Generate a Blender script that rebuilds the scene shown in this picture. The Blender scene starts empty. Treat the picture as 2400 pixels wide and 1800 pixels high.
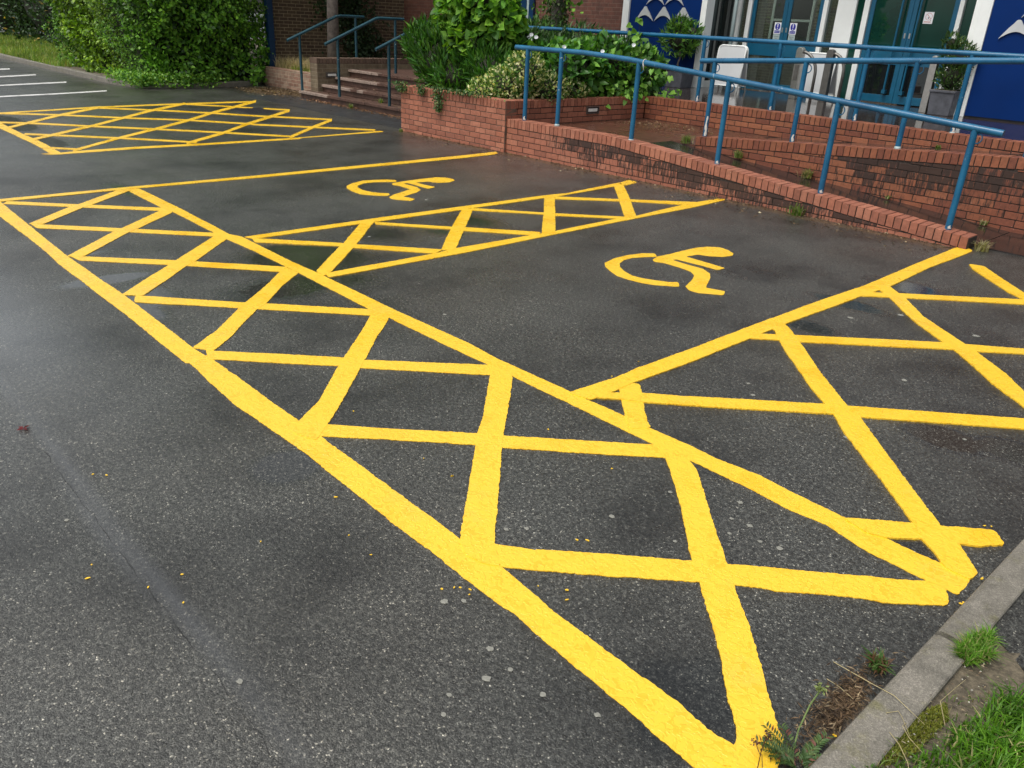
import bpy, math, random, json
import numpy as np
from mathutils import Vector, Matrix, noise
R_ = math.radians
random.seed(7); rng = np.random.default_rng(11)
sc = bpy.context.scene
COL = bpy.context.collection

# ---------------------------------------------------------------- camera, sky, sun, exposure
cam = bpy.data.cameras.new('camera'); camo = bpy.data.objects.new('camera', cam); COL.objects.link(camo)
CR = (0.680, 0.732, 0.047); CD = (0.333, -0.251, -0.909); CF = (-0.653, 0.634, -0.414)
camo.matrix_world = Matrix(((CR[0], -CD[0], -CF[0], 0), (CR[1], -CD[1], -CF[1], 0), (CR[2], -CD[2], -CF[2], 1.68), (0, 0, 0, 1)))
cam.sensor_width = 36; cam.lens = 36*1870/2400; cam.clip_end = 1000; cam.clip_start = .05
sc.camera = camo
SUN_EL, SUN_AZ = 62, 188          # azimuth measured like sun_rotation
w = bpy.data.worlds.new('World'); sc.world = w; w.use_nodes = True
nt = w.node_tree; nt.nodes.clear()
sky = nt.nodes.new('ShaderNodeTexSky'); sky.sky_type = 'NISHITA'; sky.sun_disc = False
sky.sun_elevation = R_(SUN_EL); sky.sun_rotation = R_(SUN_AZ); sky.air_density = 1.0; sky.dust_density = 5.0; sky.ozone_density = 1.0
hs = nt.nodes.new('ShaderNodeHueSaturation'); hs.inputs['Hue'].default_value = .475; hs.inputs['Saturation'].default_value = .30; hs.inputs['Value'].default_value = 1.0
bg = nt.nodes.new('ShaderNodeBackground'); bg.inputs['Strength'].default_value = .15
wo = nt.nodes.new('ShaderNodeOutputWorld')
nt.links.new(sky.outputs[0], hs.inputs['Color']); nt.links.new(hs.outputs[0], bg.inputs[0]); nt.links.new(bg.outputs[0], wo.inputs[0])
sl = bpy.data.lights.new('sun', 'SUN'); sl.energy = 1.4; sl.angle = R_(30); sl.color = (1, .93, .83)
so = bpy.data.objects.new('sun', sl); COL.objects.link(so)
az = R_(SUN_AZ); el = R_(SUN_EL)
so.rotation_euler = Vector((-math.sin(az)*math.cos(el), -math.cos(az)*math.cos(el), -math.sin(el))).to_track_quat('-Z', 'Y').to_euler()
so.location = (0, 0, 20)
sc.view_settings.view_transform = 'Standard'; sc.view_settings.look = 'None'; sc.view_settings.gamma = 1
sc.view_settings.exposure = 0.25
sc.render.engine = 'CYCLES'
sc.cycles.max_bounces = 7; sc.cycles.transparent_max_bounces = 12

# ---------------------------------------------------------------- helpers
class MB:
    """collects faces for ONE mesh; per-vertex colour with alpha"""
    def __init__(s): s.v = []; s.f = []; s.c = []; s.m = []
    def add(s, vs, fs, col=(1, 1, 1, 0), mi=0):
        b = len(s.v); s.v += [tuple(p) for p in vs]; s.c += [tuple(col)]*len(vs)
        for f in fs: s.f.append(tuple(b+i for i in f)); s.m.append(mi)
    def hexa(s, p, col=(1, 1, 1, 0), mi=0):    # p: 4 bottom ccw, 4 top ccw
        s.add(p, [(3, 2, 1, 0), (4, 5, 6, 7), (0, 1, 5, 4), (1, 2, 6, 5), (2, 3, 7, 6), (3, 0, 4, 7)], col, mi)
    def box(s, x0, x1, y0, y1, z0, z1, col=(1, 1, 1, 0), mi=0):
        s.hexa([(x0, y0, z0), (x1, y0, z0), (x1, y1, z0), (x0, y1, z0), (x0, y0, z1), (x1, y0, z1), (x1, y1, z1), (x0, y1, z1)], col, mi)
    def prism(s, poly, z0, z1, col=(1, 1, 1, 0), mi=0):
        n = len(poly)
        if sum(poly[i][0]*poly[(i+1) % n][1]-poly[(i+1) % n][0]*poly[i][1] for i in range(n)) < 0: poly = poly[::-1]
        vs = [(x, y, z0) for x, y in poly]+[(x, y, z1) for x, y in poly]
        fs = [tuple(range(n, 2*n))]+[(i, (i+1) % n, n+(i+1) % n, n+i) for i in range(n)]
        s.add(vs, fs, col, mi)
    def tube(s, pts, rad, seg=14, col=(1, 1, 1, 0), mi=0, caps=True):
        pts = [Vector(p) for p in pts]; n = len(pts)
        rad = rad if isinstance(rad, (list, tuple)) else [rad]*n
        vs = []; up = None
        for i, p in enumerate(pts):
            d = (pts[min(i+1, n-1)]-pts[max(i-1, 0)]).normalized()
            if up is None: up = d.orthogonal().normalized()
            up = (up-d*up.dot(d)).normalized(); sd = d.cross(up)
            for k in range(seg):
                a = 2*math.pi*k/seg; vs.append(p+(up*math.cos(a)+sd*math.sin(a))*rad[i])
        fs = [(i*seg+k, i*seg+(k+1) % seg, (i+1)*seg+(k+1) % seg, (i+1)*seg+k) for i in range(n-1) for k in range(seg)]
        if caps: fs += [tuple(range(seg-1, -1, -1)), tuple((n-1)*seg+k for k in range(seg))]
        s.add(vs, fs, col, mi)
    def build(s, name, mats, parent=None, smooth=False, bevel=0):
        me = bpy.data.meshes.new(name); me.from_pydata(s.v, [], s.f)
        for m in (mats if isinstance(mats, (list, tuple)) else [mats]): me.materials.append(m)
        me.polygons.foreach_set('material_index', s.m)
        a = me.color_attributes.new('Col', 'FLOAT_COLOR', 'POINT'); a.data.foreach_set('color', np.array(s.c, dtype=np.float32).ravel())
        if smooth: me.polygons.foreach_set('use_smooth', [True]*len(me.polygons))
        me.update(); o = bpy.data.objects.new(name, me); COL.objects.link(o); o.parent = parent
        if bevel:
            b = o.modifiers.new('bevel', 'BEVEL'); b.width = bevel; b.segments = 2; b.limit_method = 'ANGLE'; b.angle_limit = R_(40)
        return o
def tag(o, label=None, cat=None, group=None, kind=None):
    if label: o['label'] = label
    if cat: o['category'] = cat
    if group: o['group'] = group
    if kind: o['kind'] = kind
    return o
def thing(name, label, cat, loc=(0, 0, 0), group=None):
    o = bpy.data.objects.new(name, None); COL.objects.link(o); o.location = loc; o.empty_display_size = .1
    return tag(o, label, cat, group)
def rel(o, loc):               # move a child's data so that world coordinates hold under a parent at loc
    o.location = (-loc[0], -loc[1], -loc[2]); return o

# ---------------------------------------------------------------- materials
def mat(name):
    m = bpy.data.materials.new(name); m.use_nodes = True; n = m.node_tree
    p = n.nodes['Principled BSDF']; return m, n, p
def N(n, t, **kw):
    x = n.nodes.new(t)
    for k, v in kw.items():
        if k in ('operation', 'blend_type', 'data_type', 'feature', 'attribute_name', 'noise_dimensions', 'distance', 'clamp', 'use_clamp', 'interpolation_type'): setattr(x, k, v)
        else: x.inputs[k].default_value = v
    return x
def ramp(n, src, stops):
    r = n.nodes.new('ShaderNodeValToRGB'); e = r.color_ramp.elements
    while len(e) > 1: e.remove(e[-1])
    e[0].position = stops[0][0]; c = stops[0][1]; e[0].color = c if isinstance(c, tuple) and len(c) == 4 else ((*c, 1) if isinstance(c, tuple) else (c, c, c, 1))
    for p, c in stops[1:]:
        q = e.new(p); q.color = (*c, 1) if isinstance(c, tuple) else (c, c, c, 1)
    n.links.new(src, r.inputs[0]); return r
def mix(n, f, a, b, bt='MIX'):
    x = n.nodes.new('ShaderNodeMix'); x.data_type = 'RGBA'; x.blend_type = bt; x.clamp_factor = True
    for s, i in ((f, 0), (a, 6), (b, 7)):
        if isinstance(s, (int, float)):
            x.inputs[i].default_value = s if i == 0 else (s, s, s, 1)
        elif isinstance(s, tuple): x.inputs[i].default_value = (*s, 1)
        else: n.links.new(s, x.inputs[i])
    return x.outputs[2]
def mth(n, op, a, b=None, cl=False):
    x = n.nodes.new('ShaderNodeMath'); x.operation = op; x.use_clamp = cl
    for i, s in enumerate((a, b)):
        if s is None: continue
        if isinstance(s, (int, float)): x.inputs[i].default_value = s
        else: n.links.new(s, x.inputs[i])
    return x.outputs[0]
def coord(n, scale=(1, 1, 1), kind='Object'):
    t = n.nodes.new('ShaderNodeTexCoord'); mp = n.nodes.new('ShaderNodeMapping'); mp.inputs['Scale'].default_value = scale
    n.links.new(t.outputs[kind], mp.inputs[0]); return mp.outputs[0]
def tex(n, co, kind='Noise', scale=5, **kw):
    x = N(n, 'ShaderNodeTex'+kind, Scale=scale, **kw); n.links.new(co, x.inputs['Vector']); return x
def bump(n, p, h, strength=.4, dist=.01, inp='Normal'):
    b = n.nodes.new('ShaderNodeBump'); b.inputs['Distance'].default_value = dist
    if isinstance(strength, (int, float)): b.inputs['Strength'].default_value = strength
    else: n.links.new(strength, b.inputs['Strength'])
    n.links.new(h, b.inputs['Height'])
    n.links.new(b.outputs[0], p.inputs[inp]); return b
def plain(name, col, rough=.5, metal=0, var=.15, vs=6, bs=0, bsc=60, spec=.5, coat=0):
    m, n, p = mat(name); co = coord(n)
    t = tex(n, co, scale=vs, Detail=6, Roughness=.6)
    c2 = tuple(min(1, c*(1+var)) for c in col); c1 = tuple(c*(1-var) for c in col)
    r = ramp(n, t.outputs[0], [(.3, c1), (.7, c2)]); n.links.new(r.outputs[0], p.inputs['Base Color'])
    t2 = tex(n, co, scale=vs*3, Detail=4)
    rr = ramp(n, t2.outputs[0], [(.3, max(.02, rough*.8)), (.7, min(1, rough*1.2))]); n.links.new(rr.outputs[0], p.inputs['Roughness'])
    p.inputs['Metallic'].default_value = metal; p.inputs['Specular IOR Level'].default_value = spec; p.inputs['Coat Weight'].default_value = coat
    if bs:
        t3 = tex(n, co, scale=bsc, Detail=5); bump(n, p, t3.outputs[0], bs, .004)
    return m
def attr(n, name='Col'):
    a = n.nodes.new('ShaderNodeAttribute'); a.attribute_name = name; return a

def m_asphalt(name='wet_tarmac', dark=1.0, attrib=True, grain=1.0):
    m, n, p = mat(name); co = coord(n)
    v = tex(n, co, 'Voronoi', 230*grain, Randomness=1.0)
    v2 = tex(n, co, 'Voronoi', 330*grain)
    sep = n.nodes.new('ShaderNodeSeparateColor'); n.links.new(v.outputs['Color'], sep.inputs[0])
    base = ramp(n, sep.outputs[0], [(0, (.018, .019, .0175)), (.5, (.036, .0375, .0345)), (.88, (.062, .064, .058)), (.975, (.10, .101, .09)), (.990, (.24, .235, .20))])
    sep2 = n.nodes.new('ShaderNodeSeparateColor'); n.links.new(v2.outputs['Color'], sep2.inputs[0])
    b2 = ramp(n, sep2.outputs[1], [(0, .7), (.8, 1.12), (.97, 1.45)])
    c = mix(n, 1.0, base.outputs[0], b2.outputs[0], 'MULTIPLY')
    big = tex(n, coord(n, (1, .8, 1)), scale=1.25, Detail=7, Roughness=.62); bg_ = ramp(n, big.outputs[0], [(.36, .50*dark), (.5, 1.08*dark), (.66, 1.42*dark)])
    c = mix(n, 1.0, c, bg_.outputs[0], 'MULTIPLY')
    gr = tex(n, co, scale=58, Detail=3, Roughness=.8); c = mix(n, 1.0, c, ramp(n, gr.outputs[0], [(.32, .35), (.5, .95), (.68, 2.0)]).outputs[0], 'MULTIPLY')
    gq = tex(n, co, scale=75, Detail=2, Roughness=.8)
    br = tex(n, co, scale=.55, Detail=4); brf = ramp(n, br.outputs[0], [(.48, 0.0), (.72, .45)])
    c = mix(n, brf.outputs[0], c, mix(n, 1.0, c, (1.12, 1.0, .90), 'MULTIPLY'))
    rough = tex(n, co, scale=1.3, Detail=5, Roughness=.65)
    rr = ramp(n, rough.outputs[0], [(.3, .27), (.7, .46)]).outputs[0]
    rr = mth(n, 'ADD', rr, mth(n, 'MULTIPLY', mth(n, 'SUBTRACT', gq.outputs[0], .5), .9), True)
    hm = mth(n, 'ADD', mth(n, 'MULTIPLY', v.outputs['Distance'], -.9), mth(n, 'MULTIPLY', v2.outputs['Distance'], -.35))
    st = 1.0
    if attrib:
        a = attr(n, 'Col'); sa = n.nodes.new('ShaderNodeSeparateColor'); n.links.new(a.outputs['Color'], sa.inputs[0])
        wet = sa.outputs[0]; dirt = sa.outputs[1]
        ed = tex(n, co, scale=16, Detail=5, Roughness=.7)
        wz = ramp(n, mth(n, 'ADD', wet, mth(n, 'MULTIPLY', mth(n, 'SUBTRACT', ed.outputs[0], .5), .30)), [(.34, 0.0), (.70, 1.0)])
        c = mix(n, mth(n, 'MULTIPLY', wz.outputs[0], .75), c, mix(n, 1.0, c, .55, 'MULTIPLY'))
        film = a.outputs['Alpha']; rr = mix(n, film, rr, .17); rr = mix(n, wz.outputs[0], rr, .05)
        st = mth(n, 'MULTIPLY', mth(n, 'SUBTRACT', 1.0, mth(n, 'MULTIPLY', wz.outputs[0], .93)), mth(n, 'SUBTRACT', 1.0, mth(n, 'MULTIPLY', film, .55)))
        dn = tex(n, co, scale=45, Detail=5, Roughness=.75)
        dz = ramp(n, mth(n, 'ADD', dirt, mth(n, 'MULTIPLY', mth(n, 'SUBTRACT', dn.outputs[0], .5), 1.3)), [(.42, 0.0), (.62, 1.0)])
        dcol = ramp(n, dn.outputs[0], [(.3, (.05, .032, .018)), (.6, (.13, .085, .045)), (.75, (.2, .14, .08))])
        c = mix(n, mth(n, 'MULTIPLY', dz.outputs[0], .85), c, dcol.outputs[0])
        smooth = sa.outputs[2]  # mask of the pale seam and the painted sheen
        c = mix(n, mth(n, 'MULTIPLY', smooth, .5), c, (.105, .110, .118))
        st = mth(n, 'MULTIPLY', st, mth(n, 'SUBTRACT', 1.0, mth(n, 'MULTIPLY', smooth, .7)))
    n.links.new(c, p.inputs['Base Color']); n.links.new(rr, p.inputs['Roughness'])
    n.links.new(mth(n, 'ADD', .6, mth(n, 'MULTIPLY', film, .4)), p.inputs['Specular IOR Level']) if attrib else None
    fine = tex(n, co, scale=420, Detail=3, Roughness=.7); hm = mth(n, 'ADD', hm, mth(n, 'MULTIPLY', gq.outputs[0], 2.2))
    if attrib:
        n.links.new(mth(n, 'ADD', .12, mth(n, 'MULTIPLY', film, .88), True), p.inputs['Coat Weight']); p.inputs['Coat Roughness'].default_value = .22; p.inputs['Coat IOR'].default_value = 1.6
        bump(n, p, hm, mth(n, 'MULTIPLY', st, .25), .0025, 'Coat Normal')
    bump(n, p, mth(n, 'ADD', hm, mth(n, 'MULTIPLY', fine.outputs[0], .8)), mth(n, 'MULTIPLY', st, .6), .0026/grain)
    return m
def m_paint(name, col, col2):
    m, n, p = mat(name); co = coord(n)
    t = tex(n, co, scale=3.2, Detail=4, Roughness=.6); r = ramp(n, t.outputs[0], [(.56, 0.0), (.66, 1.0)])
    c = mix(n, mth(n, 'MULTIPLY', r.outputs[0], .6), col, col2)
    t2 = tex(n, co, scale=2.1, Detail=7, Roughness=.7); c = mix(n, ramp(n, t2.outputs[0], [(.56, 0.0), (.72, .28)]).outputs[0], c, (.50, .36, .10))
    t4 = tex(n, co, scale=420, Detail=1); c = mix(n, ramp(n, t4.outputs[0], [(.70, 0.0), (.76, .6)]).outputs[0], c, (.18, .12, .03))
    nn = tex(n, co, scale=48, Detail=2, Roughness=.4, Distortion=.8); n4 = tex(n, co, scale=11, Detail=3)
    c = mix(n, mth(n, 'MULTIPLY', ramp(n, nn.outputs[0], [(.53, 0.0), (.56, .75)]).outputs[0], ramp(n, n4.outputs[0], [(.45, 0.0), (.6, 1.0)]).outputs[0]), c, tuple(x*.93 for x in col2))
    n.links.new(c, p.inputs['Base Color'])
    n.links.new(ramp(n, t.outputs[0], [(.4, .36), (.7, .16)]).outputs[0], p.inputs['Roughness'])
    v = tex(n, co, 'Voronoi', 55, feature='SMOOTH_F1')
    drop = ramp(n, nn.outputs[0], [(.49, 0.0), (.515, .75), (.60, 1.0)])
    h = mth(n, 'ADD', mth(n, 'MULTIPLY', drop.outputs[0], .6), mth(n, 'MULTIPLY', v.outputs['Distance'], -.3))
    bump(n, p, h, .6, .0028); p.inputs['Specular IOR Level'].default_value = .7
    return m
def m_brick(name='red_brick'):
    m, n, p = mat(name); co = coord(n); a = attr(n)
    t = tex(n, co, scale=30, Detail=6, Roughness=.7); c = mix(n, .55, a.outputs['Color'], mix(n, 1.0, a.outputs['Color'], ramp(n, t.outputs[0], [(.3, .5), (.7, 1.45)]).outputs[0], 'MULTIPLY'))
    ts = tex(n, coord(n, (1, 1, .16)), scale=38, Detail=6, Roughness=.7)
    sf = ramp(n, mth(n, 'ADD', a.outputs['Alpha'], mth(n, 'MULTIPLY', mth(n, 'SUBTRACT', ts.outputs[0], .5), 2.3)), [(.44, 0.0), (.66, .9)])
    c = mix(n, sf.outputs[0], c, (.020, .014, .011))
    tw = tex(n, co, scale=75, Detail=2); c = mix(n, ramp(n, tw.outputs[0], [(.735, 0.0), (.76, .7)]).outputs[0], c, (.5, .47, .4))
    n.links.new(c, p.inputs['Base Color']); n.links.new(ramp(n, t.outputs[0], [(.3, .5), (.7, .75)]).outputs[0], p.inputs['Roughness'])
    bump(n, p, tex(n, co, scale=110, Detail=5).outputs[0], .5, .004)
    return m
def m_brickwall(name, c1, c2, mortar, axis, bump_s=.6, rough=.7, bw=.225, rh=.075, ms=.010):
    m, n, p = mat(name)
    g = n.nodes.new('ShaderNodeTexCoord'); s = n.nodes.new('ShaderNodeSeparateXYZ'); n.links.new(g.outputs['Object'], s.inputs[0])
    cb = n.nodes.new('ShaderNodeCombineXYZ')
    n.links.new(s.outputs['XYZ'.index(axis[0])], cb.inputs[0]); n.links.new(s.outputs['XYZ'.index(axis[1])], cb.inputs[1])
    b = n.nodes.new('ShaderNodeTexBrick'); n.links.new(cb.outputs[0], b.inputs['Vector'])
    b.inputs['Color1'].default_value = (*c1, 1); b.inputs['Color2'].default_value = (*c2, 1); b.inputs['Mortar'].default_value = (*mortar, 1)
    b.inputs['Scale'].default_value = 1; b.inputs['Mortar Size'].default_value = ms/2; b.inputs['Brick Width'].default_value = bw; b.inputs['Row Height'].default_value = rh
    b.inputs['Mortar Smooth'].default_value = .25; b.inputs['Bias'].default_value = 0
    t = tex(n, g.outputs['Object'], scale=9, Detail=7, Roughness=.7)
    c = mix(n, 1.0, b.outputs[0], ramp(n, t.outputs[0], [(.25, .55), (.75, 1.4)]).outputs[0], 'MULTIPLY')
    n.links.new(c, p.inputs['Base Color'])
    rr = tex(n, g.outputs['Object'], scale=2.5, Detail=5)
    n.links.new(ramp(n, rr.outputs[0], [(.3, rough*.75), (.7, min(1, rough*1.2))]).outputs[0], p.inputs['Roughness'])
    h = mth(n, 'ADD', mth(n, 'MULTIPLY', b.outputs['Fac'], -1.0), mth(n, 'MULTIPLY', t.outputs[0], .4)); bump(n, p, h, bump_s, .006)
    return m
def m_leaf(name, rough=.38, trans=.25):
    m, n, p = mat(name); a = attr(n)
    t = tex(n, coord(n), scale=14, Detail=3); c = mix(n, 1.0, a.outputs['Color'], ramp(n, t.outputs[0], [(.3, .75), (.7, 1.25)]).outputs[0], 'MULTIPLY')
    n.links.new(c, p.inputs['Base Color']); p.inputs['Roughness'].default_value = rough; p.inputs['Specular IOR Level'].default_value = .32
    tr = n.nodes.new('ShaderNodeBsdfTranslucent'); mx = n.nodes.new('ShaderNodeMixShader'); mx.inputs[0].default_value = trans
    n.links.new(mix(n, 1.0, c, (1.5, 1.5, .6), 'MULTIPLY'), tr.inputs[0])
    n.links.new(p.outputs[0], mx.inputs[1]); n.links.new(tr.outputs[0], mx.inputs[2]); n.links.new(mx.outputs[0], n.nodes['Material Output'].inputs[0])
    return m
def m_rail(name='blue_rail_paint', ca=(.003, .075, .165), cb=(.007, .125, .25)):
    m, n, p = mat(name); co = coord(n)
    t = tex(n, co, scale=5, Detail=5); c = ramp(n, t.outputs[0], [(.3, ca), (.7, cb)]).outputs[0]
    t2 = tex(n, co, scale=17, Detail=4, Roughness=.6); c = mix(n, ramp(n, t2.outputs[0], [(.705, 0.0), (.72, 1.0)]).outputs[0], c, (.42, .48, .52))
    t3 = tex(n, co, scale=45, Detail=3); c = mix(n, ramp(n, t3.outputs[0], [(.72, 0.0), (.75, .8)]).outputs[0], c, (.01, .03, .06))
    n.links.new(c, p.inputs['Base Color']); n.links.new(ramp(n, t.outputs[0], [(.3, .20), (.7, .36)]).outputs[0], p.inputs['Roughness']); p.inputs['Coat Weight'].default_value = .15; p.inputs['Coat Roughness'].default_value = .15
    bump(n, p, tex(n, co, scale=60, Detail=4).outputs[0], .35, .003); return m
def m_glass(name, tint, alpha, rough=.02):
    m, n, p = mat(name)
    gl = n.nodes.new('ShaderNodeBsdfGlossy'); gl.inputs['Roughness'].default_value = rough; gl.inputs['Color'].default_value = (.95, 1, .98, 1)
    tr = n.nodes.new('ShaderNodeBsdfTransparent'); tr.inputs[0].default_value = (*tint, 1)
    df = n.nodes.new('ShaderNodeBsdfDiffuse'); t = tex(n, coord(n), scale=1.5, Detail=4)
    n.links.new(ramp(n, t.outputs[0], [(.3, tuple(x*.6 for x in tint)), (.7, tint)]).outputs[0], df.inputs[0])
    m1 = n.nodes.new('ShaderNodeMixShader'); m1.inputs[0].default_value = alpha; n.links.new(tr.outputs[0], m1.inputs[1]); n.links.new(df.outputs[0], m1.inputs[2])
    fr = n.nodes.new('ShaderNodeFresnel'); fr.inputs[0].default_value = 1.55
    m2 = n.nodes.new('ShaderNodeMixShader'); n.links.new(mth(n, 'MULTIPLY', fr.outputs[0], 1.3, True), m2.inputs[0]); n.links.new(m1.outputs[0], m2.inputs[1]); n.links.new(gl.outputs[0], m2.inputs[2])
    n.links.new(m2.outputs[0], n.nodes['Material Output'].inputs[0]); return m
def m_kerb():
    m, n, p = mat('kerb_concrete'); co = coord(n); t = tex(n, co, scale=11, Detail=8, Roughness=.7)
    c = ramp(n, t.outputs[0], [(.3, (.11, .103, .085)), (.5, (.18, .168, .14)), (.7, (.25, .23, .195))]).outputs[0]
    t2 = tex(n, co, scale=7, Detail=6, Roughness=.75); c = mix(n, ramp(n, t2.outputs[0], [(.52, 0.0), (.68, .55)]).outputs[0], c, (.13, .125, .035))
    t3 = tex(n, co, 'Voronoi', 330); s = n.nodes.new('ShaderNodeSeparateColor'); n.links.new(t3.outputs['Color'], s.inputs[0]); c = mix(n, 1.0, c, ramp(n, s.outputs[0], [(0, .7), (.8, 1.1), (1, 1.5)]).outputs[0], 'MULTIPLY')
    n.links.new(c, p.inputs['Base Color']); p.inputs['Roughness'].default_value = .5; bump(n, p, tex(n, co, scale=260, Detail=4).outputs[0], .6, .0015); return m
MA = {}
MA['tarmac'] = m_asphalt(); MA['path'] = m_asphalt('path_tarmac', .9, False)
MA['yellow'] = m_paint('yellow_paint', (.86, .54, .032), (.85, .46, .014)); MA['white_line'] = m_paint('white_line_paint', (.78, .78, .76), (.6, .6, .58))
MA['brick'] = m_brick(); MA['mortar'] = plain('mortar', (.035, .026, .021), .85, var=.4, vs=18, bs=.5)
MA['mortar_light'] = plain('mortar_light', (.12, .085, .062), .85, var=.35, vs=18, bs=.5)
MA['core_brick'] = m_brickwall('plain_brickwork', (.25, .085, .05), (.3, .11, .065), (.12, .1, .08), 'XZ')
MA['wall_x'] = m_brickwall('facade_brick', (.135, .052, .034), (.095, .038, .027), (.135, .085, .062), 'XZ', ms=.011)
MA['wall_y'] = m_brickwall('side_wing_brick', (.090, .060, .034), (.058, .034, .022), (.27, .21, .13), 'YZ', ms=.013)
MA['wall_c'] = m_brickwall('courtyard_brick', (.12, .09, .06), (.075, .05, .034), (.34, .30, .22), 'XZ', ms=.015)
MA['pave'] = m_brickwall('porch_pavers', (.055, .042, .036), (.040, .030, .028), (.02, .016, .013), 'XY', .3, .075, .21, .105, .009)
MA['landing'] = m_brickwall('landing_pavers', (.11, .048, .030), (.078, .034, .023), (.04, .028, .018), 'XY', .5, .3, .21, .105, .006)
MA['slab'] = m_brickwall('dark_ramp_slabs', (.026, .021, .018), (.022, .018, .017), (.06, .045, .03), 'XY', .2, .14, .6, .6, .008)
MA['setts'] = m_brickwall('dark_sett_paving', (.042, .046, .05), (.030, .033, .036), (.018, .018, .018), 'XY', .9, .35, .2, .1, .014)
MA['old_brick'] = m_brickwall('weathered_planter_brick', (.32, .23, .165), (.24, .13, .09), (.36, .30, .22), 'XZ', ms=.012)
MA['old_brick_y'] = m_brickwall('weathered_side_brick', (.17, .135, .085), (.13, .095, .06), (.22, .18, .12), 'YZ', ms=.012)
MA['step'] = plain('worn_step_paving', (.075, .038, .026), .6, var=.45, vs=9, bs=.6, bsc=40); MA['nosing'] = plain('pale_step_nosing', (.25, .19, .155), .6, var=.3, vs=20, bs=.4)
MA['rail'] = m_rail(); MA['rail_shaded'] = m_rail('shaded_rail_paint', (.006, .042, .062), (.012, .062, .085)); MA['leaf'] = m_leaf('leaf', .5, .3); MA['gloss_leaf'] = m_leaf('glossy_leaf', .40, .22); MA['grass'] = m_leaf('grass_blade', .45, .35)  # second rail paint: the blue one darkened, shade put into its colour
MA['twig_shade'] = plain('twiggy_shade', (.018, .02, .010), .9, var=.5, vs=12, bs=.8, bsc=25); MA['bark'] = plain('grey_bark', (.16, .135, .12), .85, var=.4, vs=14, bs=1, bsc=30)  # twig colour, also used as painted shade inside bushes and hedge
MA['soil'] = plain('soil', (.105, .088, .06), .95, var=.6, vs=55, bs=1, bsc=140); MA['kerb'] = m_kerb()
MA['blue_panel'] = plain('royal_blue_panel', (.0005, .021, .12), .5, var=.12, vs=1.2, spec=.12); MA['teal'] = plain('teal_door_paint', (.003, .090, .17), .38, var=.12, vs=4)
MA['navy'] = plain('navy_frame_paint', (.003, .030, .085), .4, var=.2, vs=4)
MA['white'] = plain('white_frame_paint', (.80, .83, .81), .4, var=.06, vs=3); MA['grey_white'] = plain('grey_white_panel', (.50, .52, .53), .45, var=.06, vs=3)
MA['steel'] = plain('brushed_steel', (.50, .49, .46), .38, 1, .12, 20); MA['steel_dark'] = plain('dull_steel', (.17, .165, .155), .45, .8, .2, 12)
MA['lead'] = plain('slate_planter', (.075, .08, .095), .55, var=.3, vs=10, bs=.5, bsc=40); MA['black'] = plain('black_plastic', (.012, .012, .012), .5)
MA['iron'] = plain('cast_iron', (.05, .05, .055), .4, .4, .3, 20, .5); MA['glass'] = m_glass('clear_glass', (.52, .60, .56), .05); MA['green_glass'] = m_glass('green_film_glass', (.010, .060, .045), .90)
MA['dark_glass'] = m_glass('dark_glass', (.012, .016, .018), .93); MA['sign_white'] = plain('sign_white', (.8, .82, .85), .35, var=.03); MA['sign_blue'] = plain('sign_blue', (.01, .012, .30), .35, var=.03)
MA['sign_grey'] = plain('sign_grey', (.36, .45, .45), .4, var=.05); MA['sign_pink'] = plain('sign_faded_red', (.62, .42, .42), .5, var=.15, vs=30)
MA['emblem'] = plain('silver_emblem', (.66, .68, .68), .35, .55, .08, 3); MA['gum'] = plain('old_gum', (.23, .23, .20), .7, var=.25, vs=60, bs=.4)
MA['straw'] = m_leaf('dry_straw', .7, .2); MA['interior'] = plain('dark_interior', (.05, .04, .035), .8, var=.5, vs=4); MA['lightlens'] = plain('lens_frosted', (.7, .7, .66), .3, var=.1)
MA['tie'] = plain('pale_cable_tie', (.6, .6, .55), .5); MA['roof'] = plain('roof_felt', (.06, .06, .06), .9, var=.3)

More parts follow.
